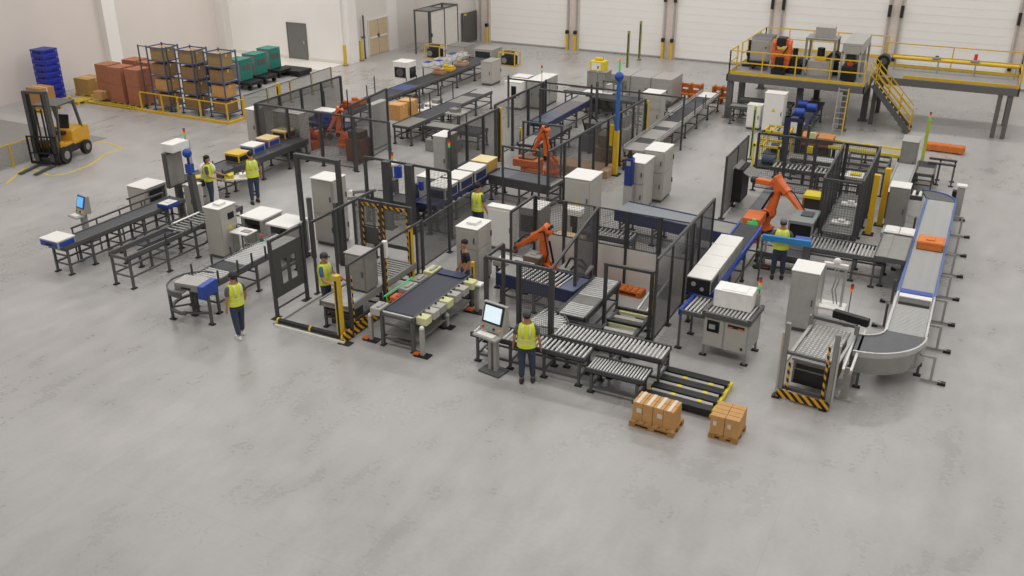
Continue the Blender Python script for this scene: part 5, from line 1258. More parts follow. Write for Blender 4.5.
t = thing('red_machine', 'rust red machine body beyond the pale yellow topped unit', 'machine', (-14.4, 29.9, 0))
MB().box(-.55, .45, -.3, .3, .6, .88).box(-.25, .25, -.25, .25, 0, .6).box(.05, .45, -.35, .25, .2, .6).build('body', mat('rust_red', 'aa5a36', .55), t, .03); MB().box(-.35, .25, -.2, .15, .88, .94).build('hatch', BROWN, t)
tag(MB().box(-1.2, 1.3, -.5, .5, 0, .3).build('machine_plinth', mat('plinth_sand', 'a88a6a', .7), None, .02, (-13.2, 31.9, 0)), 'sand coloured plinth behind the middle orange robot', 'plinth')
conveyor('dark plate conveyor crossing in front of the middle orange robot', -14.75, 27.9, 2.45, .95, .9, -4, (('plate', 0, .3, mat('plate_slate', '5c6068', .5)), ('plate', .3, .93, mat('plate_dark', '4a4c52', .5)), ('plate', .93, 1, LGREY)), FRAME, legs=(.04, .5, .96), name='plate_conveyor', side=.3)
conveyor('plate conveyor running back beside the middle robot toward the white booths', -15.3, 31.6, 3.2, .9, .85, 90, (('plate', 0, .4, GREYM), ('belt', .4, 1)), FRAME, legs=(.05, .5, .95))
conveyor('blue railed belt conveyor rising toward the yellow topped cabinet', -16.2, 34.6, 5.0, .82, .92, 90, (('plate', 0, .35, mat('blue_grey2', '5d6474', .5)), ('plate', .35, .8, mat('brown_grey', '6b6468', .5)), ('plate', .8, 1, GREYM)), rail=NAVY, railh=.22, legs=(.05, .3, .6, .95))
fence('mesh guard fence along the right of the middle robot cells', (-12.4, 27.2), (-12.0, 35.6), 2.1, 7, kind=('mesh', 'mesh', 'mesh', 'smoke', 'smoke', 'clear', 'clear'), beam=True, post=.08)
b = MB()
t = thing('hazard_rail', 'yellow and black striped diagonal rail at the floor right of the middle cells', 'barrier', (-11.75, 32.6, 0), 90)
MB().box(0, 3.2, -.06, .06, .35, .5).build('striped_board', HAZ, t)
for x in (.1, 1.6, 3.1): MB().box(x-.03, x+.03, -.03, .03, 0, .35).build('post', FRAME, t)
t = thing('ball_beacon_pole', 'tall blue pole with a round blue ball and green lamp rising above the middle cells', 'pole', (-11.85, 32.05, 0))
MB().box(-.09, .09, -.09, .09, 0, 1.7).build('lower_column', YEL, t, .01); MB().box(-.26, -.12, -.06, .06, 1.1, 1.9).build('side_bar', YEL, t, .01)
MB().cyl((0, 0, 1.7), (0, 0, 3.55), .075, n=12).build('pole', mat('pole_blue', '2f66b0', .4), t); MB().ball((0, 0, 3.7), .17, n=18, k=12).build('ball', BLUE, t); MB().cyl((0, 0, 3.8), (0, 0, 4.25), .035, n=8).build('green_lamp', GRN, t); MB().cyl((0, 0, 4.25), (0, 0, 4.35), .04, n=8).build('amber_lamp', AMB, t)
MB().box(-.2, .2, -.2, .2, 0, .03).build('base_plate', BLACK, t)
guard_post('tall yellow post in the mesh fence right of the blue ball pole', -11.95, 35.7, 2.0, w=.12)
for i, x in enumerate((-12.7, -13.9, -13.2)):
    t = thing('process_unit', 'dark machine with hoses inside the mesh fence, %s' % ('nearest to the white box cabinet', 'middle one', 'farthest one')[i], 'machine', (x, 33.3+i*1.5, 0))
    MB().box(-.4, .4, -.5, .5, 0, .7).build('base', (BROWN, STEEL, GREYM)[i], t, .02); MB().box(-.25, .25, -.3, .3, .7, 1.15).cyl((.1, -.35, .9), (.1, .35, .9), .14, n=10).build('head', STEEL, t)
    MB().tube([(-.2, -.3, .8), (-.3, -.4, 1.3), (0, -.2, 1.45), (.2, .1, 1.1)], .03).build('hose', BLACK, t)
# booths and back machines
t = cabinet('white booth with a dark window, front one of the white booth pair', -20.2, 39.2, .85, .85, 1.32, m=CABW, face='-y', window=(.42, .72, .42, .85), name='booth_machine', cat='machine')
t = cabinet('long grey sided white booth behind and right of the front booth', -19.3, 39.7, .75, 1.9, 1.35, m=LGREY, face='-y,+x', doors=2, name='booth_machine', cat='machine')
cabinet('low white cabinet behind the front white booth', -20.5, 40.6, .8, .7, 1.25, m=CAB, face='-y', name='booth_machine', cat='machine')
for i, (x, y, h) in enumerate(((-17.9, 38.4, 2.1), (-15.6, 39.4, 2.1), (-13.2, 51, 3.0), (-12.0, 52.0, 3.4))):
    if i < 2:
        t = thing('signal_tower', 'slim mast with red, white and green lamps %s' % ('right of the white booths', 'left of the yellow topped cabinet')[i], 'post', (x, y, 0)); stack_light(t, 0, 0, 0, h, cols=(GRN, CABW, RED)); MB().cyl((0, 0, 0), (0, 0, .05), .15).build('base', STEEL, t)
        MB().box(-.05, .05, -.05, .05, 0, h*.8).build('mast', STEEL, t)
    else:
        guard_post('tall thin olive post standing alone near the dock doors, %s' % ('left one', 'right one')[i-2], *at((627, 639)[i-2], (72, 60)[i-2]), 2.2, mat('olive_post', '8f9255', .6), .12, name='marker_post')
t = cabinet('grey cabinet with a yellow controller box on top in the middle back', -16.85, 41.2, .95, .75, 1.75, m=GREYM, top=LGREY, face='-y', split=.5)
t = thing('controller_box', 'yellow controller box with white front on the grey cabinet', 'box', (-16.4, 41.55, 1.75)); MB().box(-.35, .35, -.3, .3, 0, .45).build('box', YELB, t, .02); MB().box(-.25, .2, -.315, -.3, .05, .38).build('white_plate', CABW, t); MB().cyl((-.2, 0, .5), (.2, 0, .5), .1, n=10).build('pipe', YEL, t)
conveyor('white topped conveyor bench between the two slim masts', -17.6, 40.6, 2.3, .8, .95, 0, (('plate', 0, .4, GREYM), ('plate', .4, 1, CABW)), STEEL, legs=(.04, .5, .96))
t = thing('long_machine_housing', 'long low grey machine housing of three sections in the middle back', 'machine', (-16.3, 42.8, 0))
for i in range(3):
    MB().box(i*1.05, i*1.05+1.02, 0, 1.7, .2, 1.35).build('section', LGREY, t, .02); MB().box(i*1.05+.1, i*1.05+.9, -.02, 0, .4, 1.1).build('door', LGREY if i else GREYM, t, .01); MB().box(i*1.05+.8, i*1.05+.84, -.05, -.02, .7, .85).build('handle', STEEL, t)
MB().box(.05, 3.05, .1, 1.6, 0, .2).build('plinth', STEEL, t)
conveyor('dark transfer bench with white fittings in front of the long grey housing', -16.0, 39.9, 3.6, .8, .95, 0, (('belt', 0, .5), ('slats', .5, 1)), STEEL, legs=(.04, .5, .96))
t = thing('clear_machine', 'glittering white and clear machine top left of the long grey housing', 'machine', (-15.3, 40.9, 0))
MB().box(-.5, .5, -.3, .3, 0, .9).build('base', GREYM, t, .01); place(solid_panel(1.0, .6, CLEAR), 'clear_panel', t, (-.5, -.3, .9)); MB().box(-.4, -.2, -.2, .2, .9, 1.3).cyl((.1, 0, .9), (.1, 0, 1.25), .12, n=12).build('fittings', CABW, t)
cabinet('tall white cabinet right of the mesh fence in the middle back', -12.65, 37.2, .75, .7, 2.0, m=CAB, face='-y,+x')
conveyor('short grey roller conveyor joining the long diagonal line from the left', -13.6, 38.5, 1.9, .6, .85, 0, (('roller', 0, 1, ROLL_D),), STEEL, legs=(.05, .5, .95))
conveyor('long conveyor line running back toward the platform from the two cream cabinets', -11.4, 32.8, 10.6, .85, .82, 90,
    (('plate', 0, .1, LGREY), ('belt', .1, .17), ('plate', .17, .3, LGREY), ('belt', .3, .35), ('plate', .35, .44, LGREY), ('slats', .44, .68, BELT), ('belt', .68, .8), ('slats', .8, .9, BELT), ('plate', .9, 1, CABW)), LGREY, legs=(.01, .16, .33, .5, .66, .82, .98), low=.2, raised=.1, posts=((.6, -1, .6), (.75, -1, .5), (.72, -1, .4)))
for i, (x, w) in enumerate(((-12.85, 1.25), (-11.3, .95))):
    t = thing('orange_barrier', 'orange slatted barrier at the end of the long conveyor line, %s' % ('left', 'beside the platform leg')[i], 'barrier', (x, 44.9, 0))
    MB().box(-w/2, w/2, -.05, .05, .35, .5).box(-w/2, w/2, -.05, .05, .6, .8).box(-w/2, w/2, -.35, .35, .28, .35).build('boards', WOODR, t, .01)
    for xx in (-w/2+.1, 0, w/2-.1): MB().box(xx-.04, xx+.04, -.3, .3, 0, .8).build('support', mat('support_orange', 'a8641f', .6), t)
cabinet('square cream cabinet in front, nearer of the pair beside the slate belt', -10.15, 28.5, .65, 1.0, 1.75, m=CAB, face='-y', split=.55)
t = thing('blue_dispenser', 'tall dark blue gas bottle shaped unit in front of the nearer cream cabinet', 'machine', (-9.95, 28.3, 0))
MB().box(-.14, .14, -.12, .12, 1.0, 1.95).build('body', mat('deep_blue', '26397a', .4), t, .03); MB().cyl((0, 0, 1.95), (0, 0, 2.2), .1, .05, n=12).build('neck', BLACK, t); MB().box(-.07, .07, -.13, -.12, 1.7, 1.85).build('badge', LGREY, t); MB().box(-.15, .15, -.1, .12, 0, 1.0).build('stand', LGREY, t, .01)
cabinet('square cream cabinet with white top, farther of the pair beside the slate belt', -9.95, 29.75, .7, 1.05, 1.85, m=CAB, face='-y,+x', split=.55)
cabinet('large cream box cabinet with a yellow warning sign behind the robot cell fence', -11.05, 25.5, .85, 1.0, 1.95, m=CAB, face='-y', split=.3, warn=True)
cabinet('white topped open frame machine between the robot cell fence and the box cabinet', -12.05, 24.3, .7, .8, 1.2, m=GREYM, face='-y', legs=True, window=(.1, .9, .35, .8), name='machine_housing', cat='machine')
cabinet('broad shallow white box made up for a pale area left of the orange robot cell', -12.68, 23.45, .85, .3, 1.4, m=CABW, face='-y', name='pale_area_box')  # made-up cabinet shape, added for an unclear pale area
t = thing('filling_head', 'small white head machine on dark columns behind the robot cell mesh', 'machine', (-10.2, 24.2, 0))
MB().box(-.3, .3, -.2, .2, 1.3, 1.5).build('head', CABW, t, .03); MB().cyl((0, 0, .9), (0, 0, 1.3), .08, n=10).box(-.06, .06, .1, .2, 0, 1.3).build('column', BLACK, t); MB().box(-.4, .4, -.4, .4, 0, .1).build('base', STEEL, t)
carton('pale carton pile on a brown tray behind the robot cell mesh', -10.1, 23.7, .5, .9, .6, .28, mat('carton_pale', 'd3b586', .8), 0)
t = thing('roller_table', 'short steel roller table under the pale carton pile', 'table', (-10.1, 23.7, 0))
MB().box(-.6, .6, -.4, .4, .42, .5).build('tabletop', STEEL, t)
for a in (-.5, .5):
    for b_ in (-.3, .3): leg_part(t, a, b_, .42, .05)
conveyor('low steel roller frame between the box cabinet and the slate belt', -10.1, 24.9, 1.6, .7, .6, 0, (('roller', 0, 1, ROLL_D),), FRAME, legs=(.05, .95), low=.2)
# ================================================================ LAYOUT: platform
DK = 2.0; DB = 2.15
PM = mat('platform_grey', '5f5d5b', .5)
pf = thing('mezzanine_platform', 'raised grey steel platform on thick legs carrying four machines', 'platform', (-10.4, 42.3, 0))
MB().box(-.05, 5.85, -.05, 7.0, DK-.05, DK).build('deck', mat('deck_grey', '8a8885', .55), pf)
MB().box(-.08, 5.88, -.1, -.04, DK-.3, DK).box(-.08, -.02, -.1, 7.0, DK-.3, DK).box(5.83, 5.89, -.1, 7.0, DK-.3, DK).box(-.08, 5.88, 7.0, 7.06, DK-.3, DK).build('edge_beam', PM, pf)
for x, y in ((.1, .1), (.1, 2.4), (5.15, .1), (5.75, 2.3), (3.1, 5.5), (.1, 6.6), (5.8, 6.6), (3.1, .8)):
    q = MB().box(-.13, .13, -.13, .13, .03, DK-.05).build('leg', PM, pf, 0, (x, y, 0)); MB().box(-.22, .22, -.22, .22, 0, .03).build('base_plate', PM, q)
br = thing('bridge_walkway', 'long raised grey walkway running right from the platform along the dock doors', 'platform', (-4.35, 44.0, 0))
MB().box(0, 5.7, 0, 2.6, DB-.05, DB).build('deck', mat('deck_grey', '8a8885', .55), br)
MB().box(0, 5.7, -.05, .01, DB-.3, DB).box(0, 5.7, 2.59, 2.65, DB-.3, DB).box(5.66, 5.72, -.05, 2.65, DB-.3, DB).build('edge_beam', PM, br)
for x, y in ((5.45, .1), (5.45, 2.4), (5.05, .1), (.1, .1), (.1, 2.4)): MB().box(x-.09, x+.09, y-.09, y+.09, 0, DB-.05).build('leg', PM, br)
def railing(label, pts, z, h=1.05, sp=1.3, toe=True, extra=None):
    t = thing('railing', label, 'railing', (pts[0][0], pts[0][1], z)); o = Vector((pts[0][0], pts[0][1], 0))
    for a, b_ in zip(pts, pts[1:]):
        A = Vector((*a, 0))-o; B_ = Vector((*b_, 0))-o; L = (B_-A).length; n = max(1, round(L/sp))
        q = MB()
        for zz in (h, h*.52): q.bar(A+Vector((0, 0, zz)), B_+Vector((0, 0, zz)), .045)
        q.bar(A+Vector((0, 0, .08)), B_+Vector((0, 0, .08)), .02, .12); q.build('rail', YEL, t)
        for i in range(n+1): MB().box(-.025, .025, -.025, .025, 0, h).build('post', YEL, t, 0, tuple(A+(B_-A)*i/n))
    return t
railing('yellow handrail along the front of the machine platform', [(-10.4, 43.6), (-10.4, 42.3), (-4.6, 42.3)], DK)
railing('yellow handrail along the back and left of the machine platform', [(-10.4, 44.4), (-10.4, 49.2), (-4.5, 49.2)], DK)
railing('yellow handrail along the back of the long walkway', [(-4.3, 46.55), (1.3, 46.55), (1.3, 44.05)], DB, sp=2.8)
t = railing('low yellow edge rail along the front of the long walkway', [(-3.2, 44.05), (1.25, 44.05)], DB, .12, 2.2)
t = thing('yellow_pipe', 'thick yellow pipe running along the long walkway at knee height', 'pipe', (-3.9, 45.9, DB)); MB().cyl((0, 0, .55), (5.1, 0, .55), .08, n=12).build('pipe', YEL, t)
for x in (.1, 1.9, 3.4, 5.0): MB().cyl((x, 0, 0), (x, 0, .5), .03, n=6).build('stand', LGREY, t)
for x in (1.8, 3.35): MB().box(x-.18, x+.18, -.12, .12, .62, .7).cyl((x, 0, .7), (x, 0, .95 if x > 3 else .75), .07, n=10, m=1).build('valve', [LGREY, RED if x > 3 else STEEL], t)
# stairs
st = thing('staircase', 'steel stair with yellow handrails descending right from the platform', 'stairs', (-4.3, 43.1, 0))
for y in (0, .8): MB().bar((0, y, DK-.05), (1.75, y, .05), .05, .22).build('stringer', STEEL, st)
for i in range(10): MB().box(.03+i*.175, .25+i*.175, .03, .77, DK-.27-i*.205, DK-.23-i*.205).box(.22+i*.175, .25+i*.175, .03, .77, DK-.3-i*.205, DK-.225-i*.205, 1).build('tread', [GREYM, CABW], st)
for y in (0, .8):
    q = MB()
    for k in (1.0, .7, .4): q.bar((-.15, y, DK+k), (1.75, y, .05+k), .04)
    for i in range(4): q.bar((.1+i*.55, y, DK-.12-i*.66), (.1+i*.55, y, DK-.12-i*.66+1.0), .04)
    q.build('handrail', YEL, st)
tag(MB().bar((0, 0, 0), (0, 0, 0.9), .05).build('stair_post', YEL, None, 0, (-4.45, 42.8, DK)), 'single yellow post at the head of the stair', 'post')
# ladder beneath platform
t = thing('ladder', 'steel ladder with yellow side bars under the right end of the platform', 'ladder', (-5.5, 41.9, 0))
for x in (0, .4): MB().bar((x, -.3, 0), (x, .0, 1.95), .05).build('stile', YEL if x else LGREY, t)
for i in range(8): MB().bar((0, -.27+.035*i, .2+i*.24), (.4, -.27+.035*i, .2+i*.24), .035).build('rung', LGREY, t)
# machines on platform
t = thing('press_cabinet', 'grey hooded cabinet machine at the left end of the platform', 'machine', (-9.85, 43.7, DK)); t.scale = (.88, .88, .9)
MB().box(0, .95, 0, .9, .45, 1.5).build('body', LGREY, t, .02); MB().box(.04, .9, -.02, 0, .5, 1.45).build('door', LGREY, t, .01); MB().box(.75, .8, -.04, -.02, 1.1, 1.2).build('handle', BLACK, t)
MB().prism([(0, 1.5), (1.4, 1.5), (1.3, 1.62), (.2, 1.62)], 0, 1.0, 0, 'x').build('hood', STEEL, t); MB().box(.92, .98, .9, 1.3, 0, 1.5).box(0, .06, .9, 1.3, 0, 1.5).build('frame', STEEL, t)
MB().box(0, .9, -.1, .7, .2, .45).build('bed', BLACK, t, .02)
for x in (.1, .8): MB().box(x-.06, x+.06, 0, .6, 0, .2).build('foot', STEEL, t)
tag(MB().box(-.1, .1, -.1, .1, .1, 1.2).box(-.3, .3, -.2, .2, 0, .1).ball((0, 0, .6), .2).build('black_column', BLACK, None, .01, (-10.0, 44.4, DK)), 'black column unit at the left front corner of the platform', 'machine')
t = thing('heavy_robot', 'large orange robot facing forward with black motor head on the platform', 'robot', (-8.4, 43.5, DK)); t.scale = (.8, .8, .7)
MB().box(-.4, .4, -.5, .4, 0, .35).build('base', BLACK, t, .02); MB().box(-.22, .22, -.55, -.3, .3, 1.1).build('black_front', BLACK, t, .03)
MB().prism([(-.45, .35), (.45, .35), (.52, 1.0), (.35, 1.45), (-.35, 1.45), (-.52, 1.0)], -.25, .3, 0, 'y').build('turret', ORG, t, .05)
for s_ in (-1, 1): MB().prism([(-.3, .9), (.25, .9), (.15, 2.1), (-.1, 2.15), (-.25, 1.9)], s_*.42-.1, s_*.42+.1, 0, 'x').cyl((s_*.3, 0, 1.35), (s_*.56, 0, 1.35), .22, n=16).build('lower_arm', ORG, t, .03)
MB().box(-.32, .32, -.3, .45, 1.75, 2.2).build('upper_arm', ORG, t, .06); MB().cyl((0, -.6, 2.0), (0, -.25, 2.0), .24, n=16).box(-.25, .25, -.5, .2, 1.85, 2.3).build('motor_head', BLACK, t, .03); MB().cyl((.1, -.4, 1.2), (.35, -.3, 1.75), .04).build('hose', BLACK, t)
tag(MB().box(-.3, .25, -.25, .25, 0, .7).cyl((-.1, 0, .7), (-.1, 0, 1.1), .12).cyl((.2, -.1, .5), (.45, -.1, .5), .18).build('motor_unit', BLACK, None, .03, (-7.75, 43.8, DK)), 'dark motor unit between the orange platform robot and the open frame machine', 'machine')
t = thing('open_frame_machine', 'open grey frame machine with a box on its roof on the platform', 'machine', (-7.35, 43.4, DK)); t.scale = (.9, .9, .88)
for x in (0, 1.35):
    for y in (0, 1.2): MB().box(x-.05, x+.05, y-.05, y+.05, 0, 1.85).build('post', GREYM, t)
MB().box(-.06, 1.41, -.06, 1.26, 1.8, 1.9).build('roof_frame', GREYM, t); MB().box(.3, 1.2, .3, .9, 1.9, 2.4).build('roof_box', LGREY, t, .01)
MB().box(.15, 1.2, .1, 1.1, 0, .75).build('body', LGREY, t, .02); MB().box(.4, .95, .4, .9, .75, .95).cyl((.65, .6, .95), (.65, .6, 1.35), .18, n=14, m=1).build('head', [YEL, BLACK], t)
t = thing('tunnel_machine', 'long grey tunnel machine with a black front bay at the right end of the platform', 'machine', (-5.75, 42.9, DK)); t.scale = (.9, .9, .92)
MB().box(0, .9, 0, 3.2, 1.65, 1.8).box(0, .9, 0, 3.2, 1.3, 1.65).build('roof', LGREY, t, .02)
for x in (.03, .87):
    for y in (.05, 1.6, 3.15): MB().box(x-.05, x+.05, y-.05, y+.05, 0, 1.4).build('post', LGREY, t)
MB().box(.1, .8, -.1, .6, .1, .75).build('front_bay', BLACK, t, .02); MB().box(.25, .65, .05, .4, .95, 1.35).cyl((.45, 0, .85), (.45, .2, .85), .14, m=1).build('tool_head', [BLACK, ORGD], t, .02); MB().box(.12, .78, .7, 3.0, 0, .9).build('body', GREYM, t, .02)
for i, (x, y) in enumerate(((-6.0, 44.3), (-4.3, 44.6))):
    t = thing('blower_unit', 'black blower motor %s of the tunnel machine on the platform' % ('left', 'right')[i], 'machine', (x-.2 if i == 0 else x+.15, y, DK)); MB().box(-.2, .2, -.2, .2, 0, .5).build('base', BLACK, t, .02); MB().cyl((0, -.3, .75), (0, .2, .75), .28, n=16).build('drum', BLACK, t); MB().cyl((0, -.33, .75), (0, -.3, .75), .15, n=14).build('cap', STEEL, t)
# ================================================================ LAYOUT: right cell
carton('brown carton standing on a pallet by the left wall behind the forklift mast', -39.7, 29.2, .14, .95, .8, .95, mat('carton_mid', 'ab7f4c', .85), 0)
pallet('yellow pallet under the brown carton behind the forklift mast', -39.7, 29.2, 1.2, 1.1, .14, mat('pallet_yellow', 'c9ab3a', .6))
t = thing('guard_panel_fence', 'tall grey panel screen with one flap swung open beside the right orange robot', 'fence', (-6.97, 29.2, 0), 90)
GP = mat('grey_panel', '7d7b77', .5)
for x in (0, 1.4, 2.8): q = MB().box(-.035, .035, -.035, .035, .01, 2.15).build('post', FRAME, t, 0, (x, 0, 0)); MB().box(-.1, .1, -.1, .1, 0, .015).build('base_plate', RUB, q)
b = MB(); holed(b, 2.8, .1, 2.1, [(1.0, 1.95, .3, 1.5)]); b.build('grey_panel', GP, t)
MB().box(0, 2.8, -.02, .02, 2.1, 2.15).box(0, 2.8, -.02, .02, .08, .12).build('rail', FRAME, t)
MB().add([(1.0, -.02, 1.5), (1.95, -.02, 1.5), (1.95, -.75, 1.15), (1.0, -.75, 1.15), (1.0, -.02, 1.53), (1.95, -.02, 1.53), (1.95, -.75, 1.18), (1.0, -.75, 1.18)], [(3,2,1,0),(4,5,6,7),(0,1,5,4),(1,2,6,5),(2,3,7,6),(3,0,4,7)]).build('flap', GP, t)
MB().box(.98, 1.97, -.35, -.02, .3, 1.45).build('dark_bay', BLACK, t)
tag(MB().box(-.32, .32, -2.2, 2.2, 0, .03).build('floor_mat', mat('mat_grey', '77777a', .6), None, 0, (-6.05, 30.9, 0)), 'long grey floor mat between the grey panel screen and the right orange robot', 'mat')
rb5 = robot('large orange robot reaching right over the grey table of the right cell', -5.5, 28.7, -22, 14, -38, .85, .12, wrist=-45, armlen=1.1, grip=None)
q = MB().bar((.42, .12, 1.62), (-.5, .16, 1.55), .2, .18).build('side_arm', ORG, rb5, .03); MB().cyl((-.5, .16, 1.55), (-.68, .17, 1.53), .11, n=12).build('arm_end', BLACK, q)
t = thing('orange_unit', 'orange box unit with green connectors at the end of the black belt', 'machine', (-5.63, 27.6, 0))
MB().box(-.28, .28, -.1, .75, .5, .8).build('body', mat('unit_orange', 'd06a35', .5), t, .02); MB().box(-.22, .22, -.05, .6, 0, .5).build('base', ORGD, t); MB().box(-.1, .2, -.2, -.1, .55, .72).cyl((.1, -.15, .72), (.1, -.15, .82), .06, n=8).build('connector', GRN, t)
t = thing('grey_table_machine', 'dark grey table machine with a black slot behind the sky blue beam', 'machine', (-4.45, 27.1, 0))
MB().box(0, .72, 0, 1.25, 1.0, 1.1).build('tabletop', mat('table_grey', '7d8380', .45), t, .01); MB().box(.05, .67, .05, 1.2, .55, 1.0).build('slot_body', BLACK, t); MB().box(0, .72, .02, 1.2, .1, .55).build('body', GREYM, t, .01); MB().box(.25, .6, .5, .95, 1.1, 1.13).build('recess', BELT, t)
for x in (0, .68): MB().box(x, x+.05, 0, .05, 0, 1.0).build('leg', GREYM, t)
t = thing('blue_beam', 'sky blue beam on a grey post in front of the worker by the right cell', 'beam', (-4.72, 24.78, 0), 3)
MB().box(0, 1.32, -.05, .05, 1.24, 1.42).build('beam', SKYB, t, .02); MB().box(.85, 1.3, .05, .4, 1.2, 1.38).build('end_block', BLUE, t, .03); MB().box(1.12, 1.3, .0, .2, .03, 1.24).build('post', STEEL, t); MB().box(1.0, 1.4, -.1, .3, 0, .03).build('base_plate', BLACK, t)
MB().box(0.0, .05, -.03, .03, .0, 1.24).build('slim_post', STEEL, t)
person('worker in a yellow vest and grey helmet standing at the sky blue beam', -4.25, 25.15, 12, SHIRTG, arms=((.24, .22, 1.0), (-.24, .22, 1.0)), elbows=((.27, -.02, 1.13), (-.27, -.02, 1.13)), cap=mat('helmet_grey', '6d6f72', .5), legs=((.12, .02), (-.12, -.02)), s=1.03)
conveyor('steel roller conveyor crossing below the right mesh cage', -3.75, 26.4, 2.25, .95, .8, 0, (('roller', 0, .5, ROLL_D), ('roller', .5, 1, ROLL_M)), STEEL, legs=(.03, .62, .97), pitch=.1, low=.25)
conveyor('low steel frame bench with parts under the sky blue beam', -5.0, 25.9, 1.3, .6, .55, 0, (('plate', 0, .5, GREYM), ('slats', .5, 1, BELT)), STEEL, legs=(.05, .95), low=.15)
t = thing('sensor_stand', 'short grey stand on a black foot left of the worker at the sky blue beam', 'post', (*at(763, 268), 0)); MB().box(-.3, .2, -.08, .08, 0, .04).box(-.05, .15, -.09, .09, .04, .06, 1).build('base', [BLACK, ORG], t); MB().box(-.03, .03, -.03, .03, .04, 1.0).build('column', LGREY, t); MB().box(-.15, .1, -.06, .06, .9, 1.0).build('valve', YEL, t)
# cages
fence('mesh fence along the back of the right robot cell', (-6.75, 32.6), (-2.75, 32.6), 2.1, 4, beam=True, post=.06, wire=.07)
fence('tall mesh cage side along the right of the right robot cell', (-2.68, 32.5), (-2.66, 28.4), 2.15, 4, beam=True, post=.05, wire=.08)
fence('tall mesh cage front facing the steel roller conveyor', (-3.75, 28.35), (-2.68, 28.35), 2.1, 1, beam=True, post=.05, wire=.08)
fence('tall mesh cage side next to the large orange robot', (-3.78, 28.4), (-3.85, 32.5), 2.1, 4, beam=True, post=.05, wire=.08)
t = thing('mesh_floor', 'grey slatted floor bed inside the tall mesh cage', 'conveyor', (-3.65, 28.5, 0))
b = MB()
for i in range(36): b.box(0, .88, i*.11, i*.11+.07, .38, .42)
b.build('slats', mat('slat_grey', '8e8e8b', .45), t); MB().box(-.03, .0, 0, 3.95, .3, .44).box(.88, .91, 0, 3.95, .3, .44).build('side_rail', STEEL, t)
for y in (.1, 2, 3.8):
    for x in (0, .88): leg_part(t, x, y, .35)
for i, (y, z) in enumerate(((29.3, .43), (31.2, .43))):
    tag(MB().box(-.3, .25, -.15, .15, 0, .08).box(-.1, .1, -.1, .1, .08, .16).build('white_part', CABW, None, .01, (-3.2, y, z)), 'small white part lying on the slatted bed of the mesh cage, %s' % ('nearer', 'farther')[i], 'part')
for i, (x, y, hh) in enumerate(((-2.42, 29.95, 1.95), (-2.2, 30.95, 1.9))):
    guard_post('thick bright yellow post right of the tall mesh cage, %s' % ('nearer', 'farther')[i], x, y, hh, mat('post_yellow', 'd9ac1f', .45), .17, strip=False)
cabinet('grey cabinet with white top between the yellow posts and the long right conveyor', -2.02, 30.2, .58, .6, 1.6, m=GREYM, top=CABW, face='-y')
t = thing('plate_machine', 'square grey topped frame machine left of the long right conveyor', 'machine', (-1.8, 25.7, 0))
MB().box(0, .78, 0, 1.95, .88, .95).build('tabletop', mat('top_grey', '86857f', .4), t, .01); MB().box(-.03, .0, -.03, 1.98, .84, .98).box(.78, .81, -.03, 1.98, .84, .98).box(0, .78, -.03, .0, .84, .98).box(0, .78, 1.95, 1.98, .84, .98).build('rim', STEEL, t)
for x in (.02, .76):
    for y in (.05, 1.9): leg_part(t, x, y, .85)
MB().box(.1, .3, .05, 1.9, .95, .97).build('slot', GREYM, t)
for i in range(2): tag(MB().box(-.2, .2, -.3, .3, 0, .04).box(-.15, .15, -.25, .25, .04, .06).build('cover_plate', CABW, None, .005, (-1.62+i*.42, 28.15, .9)), 'white ribbed cover plate behind the grey topped frame machine, %s one' % ('left', 'right')[i], 'cover')
conveyor('short stand carrying the two white ribbed cover plates', -1.9, 28.15, .9, .6, .88, 0, (('plate', 0, 1, LGREY),), LGREY, legs=(.1, .9), name='plate_stand', cat='table')
# end of the right line
curve_conveyor('dark round turn at the far end of the long right conveyor', -.95, 31.62, .04, .85, 0, 105, .9, 'belt', BLUER, (40,), belt=mat('belt_slate', '555759', .5))
conveyor('white slatted link conveyor joining the dark round turn to the grey cabinet side', -2.25, 32.05, 1.15, .6, .88, 0, (('roller', 0, 1, mat('roller_white', 'dedcd6', .4)),), STEEL, legs=(.1,), pitch=.17, r=.05)
conveyor('grey plate conveyor running back from the grey cabinet toward the square grey machine', -1.95, 32.5, 3.0, .62, .85, 90, (('plate', 0, 1, mat('plate_pale', 'a9aaa8', .4)),), LGREY, legs=(.05, .5, .95))
cabinet('square grey machine cabinet with light top at the back end of the right cell', -2.24, 35.6, .54, .9, 1.65, m=GREYM, top=LGREY, face='-y', name='machine_housing', cat='machine')
t = thing('motor_column', 'grey column with a white top at the far right end of the long right conveyor', 'machine', (-.02, 32.6, 0)); MB().box(-.12, .12, -.1, .1, 0, 1.15).build('column', LGREY, t, .01); MB().box(-.16, .16, -.14, .14, 1.15, 1.22).build('top', CABW, t, .01); MB().box(-.25, -.12, -.12, .1, .75, 1.0).build('motor', BLACK, t); MB().box(-.3, .3, -.05, .05, 0, .06).build('foot', BLACK, t)
conveyor('dark steel bench with fittings right of the square grey machine cabinet', -1.3, 34.9, 1.6, .6, .75, 90, (('plate', 0, .5, GREYM), ('slats', .5, 1)), STEEL, legs=(.05, .95))
t = thing('bench_frame', 'small open steel frame at the right of the dark steel bench', 'frame', (-.9, 36.2, 0))
for x in (0, .5): leg_part(t, x, 0, .8); leg_part(t, x, .6, .8)
MB().box(-.4, .55, -.03, .03, .76, .84).box(-.4, .55, .57, .63, .76, .84).build('top_bar', STEEL, t)
t = thing('signal_post', 'olive post with red and green lamps beside the square grey machine cabinet', 'post', (-1.62, 38.9, 0)); MB().box(-.06, .06, -.06, .06, 0, 1.7).build('column', mat('olive_bright', 'a3b043', .5), t); stack_light(t, 0, 0, 1.7, .02); MB().box(-.15, .15, -.15, .15, 0, .03).build('base', BLACK, t)
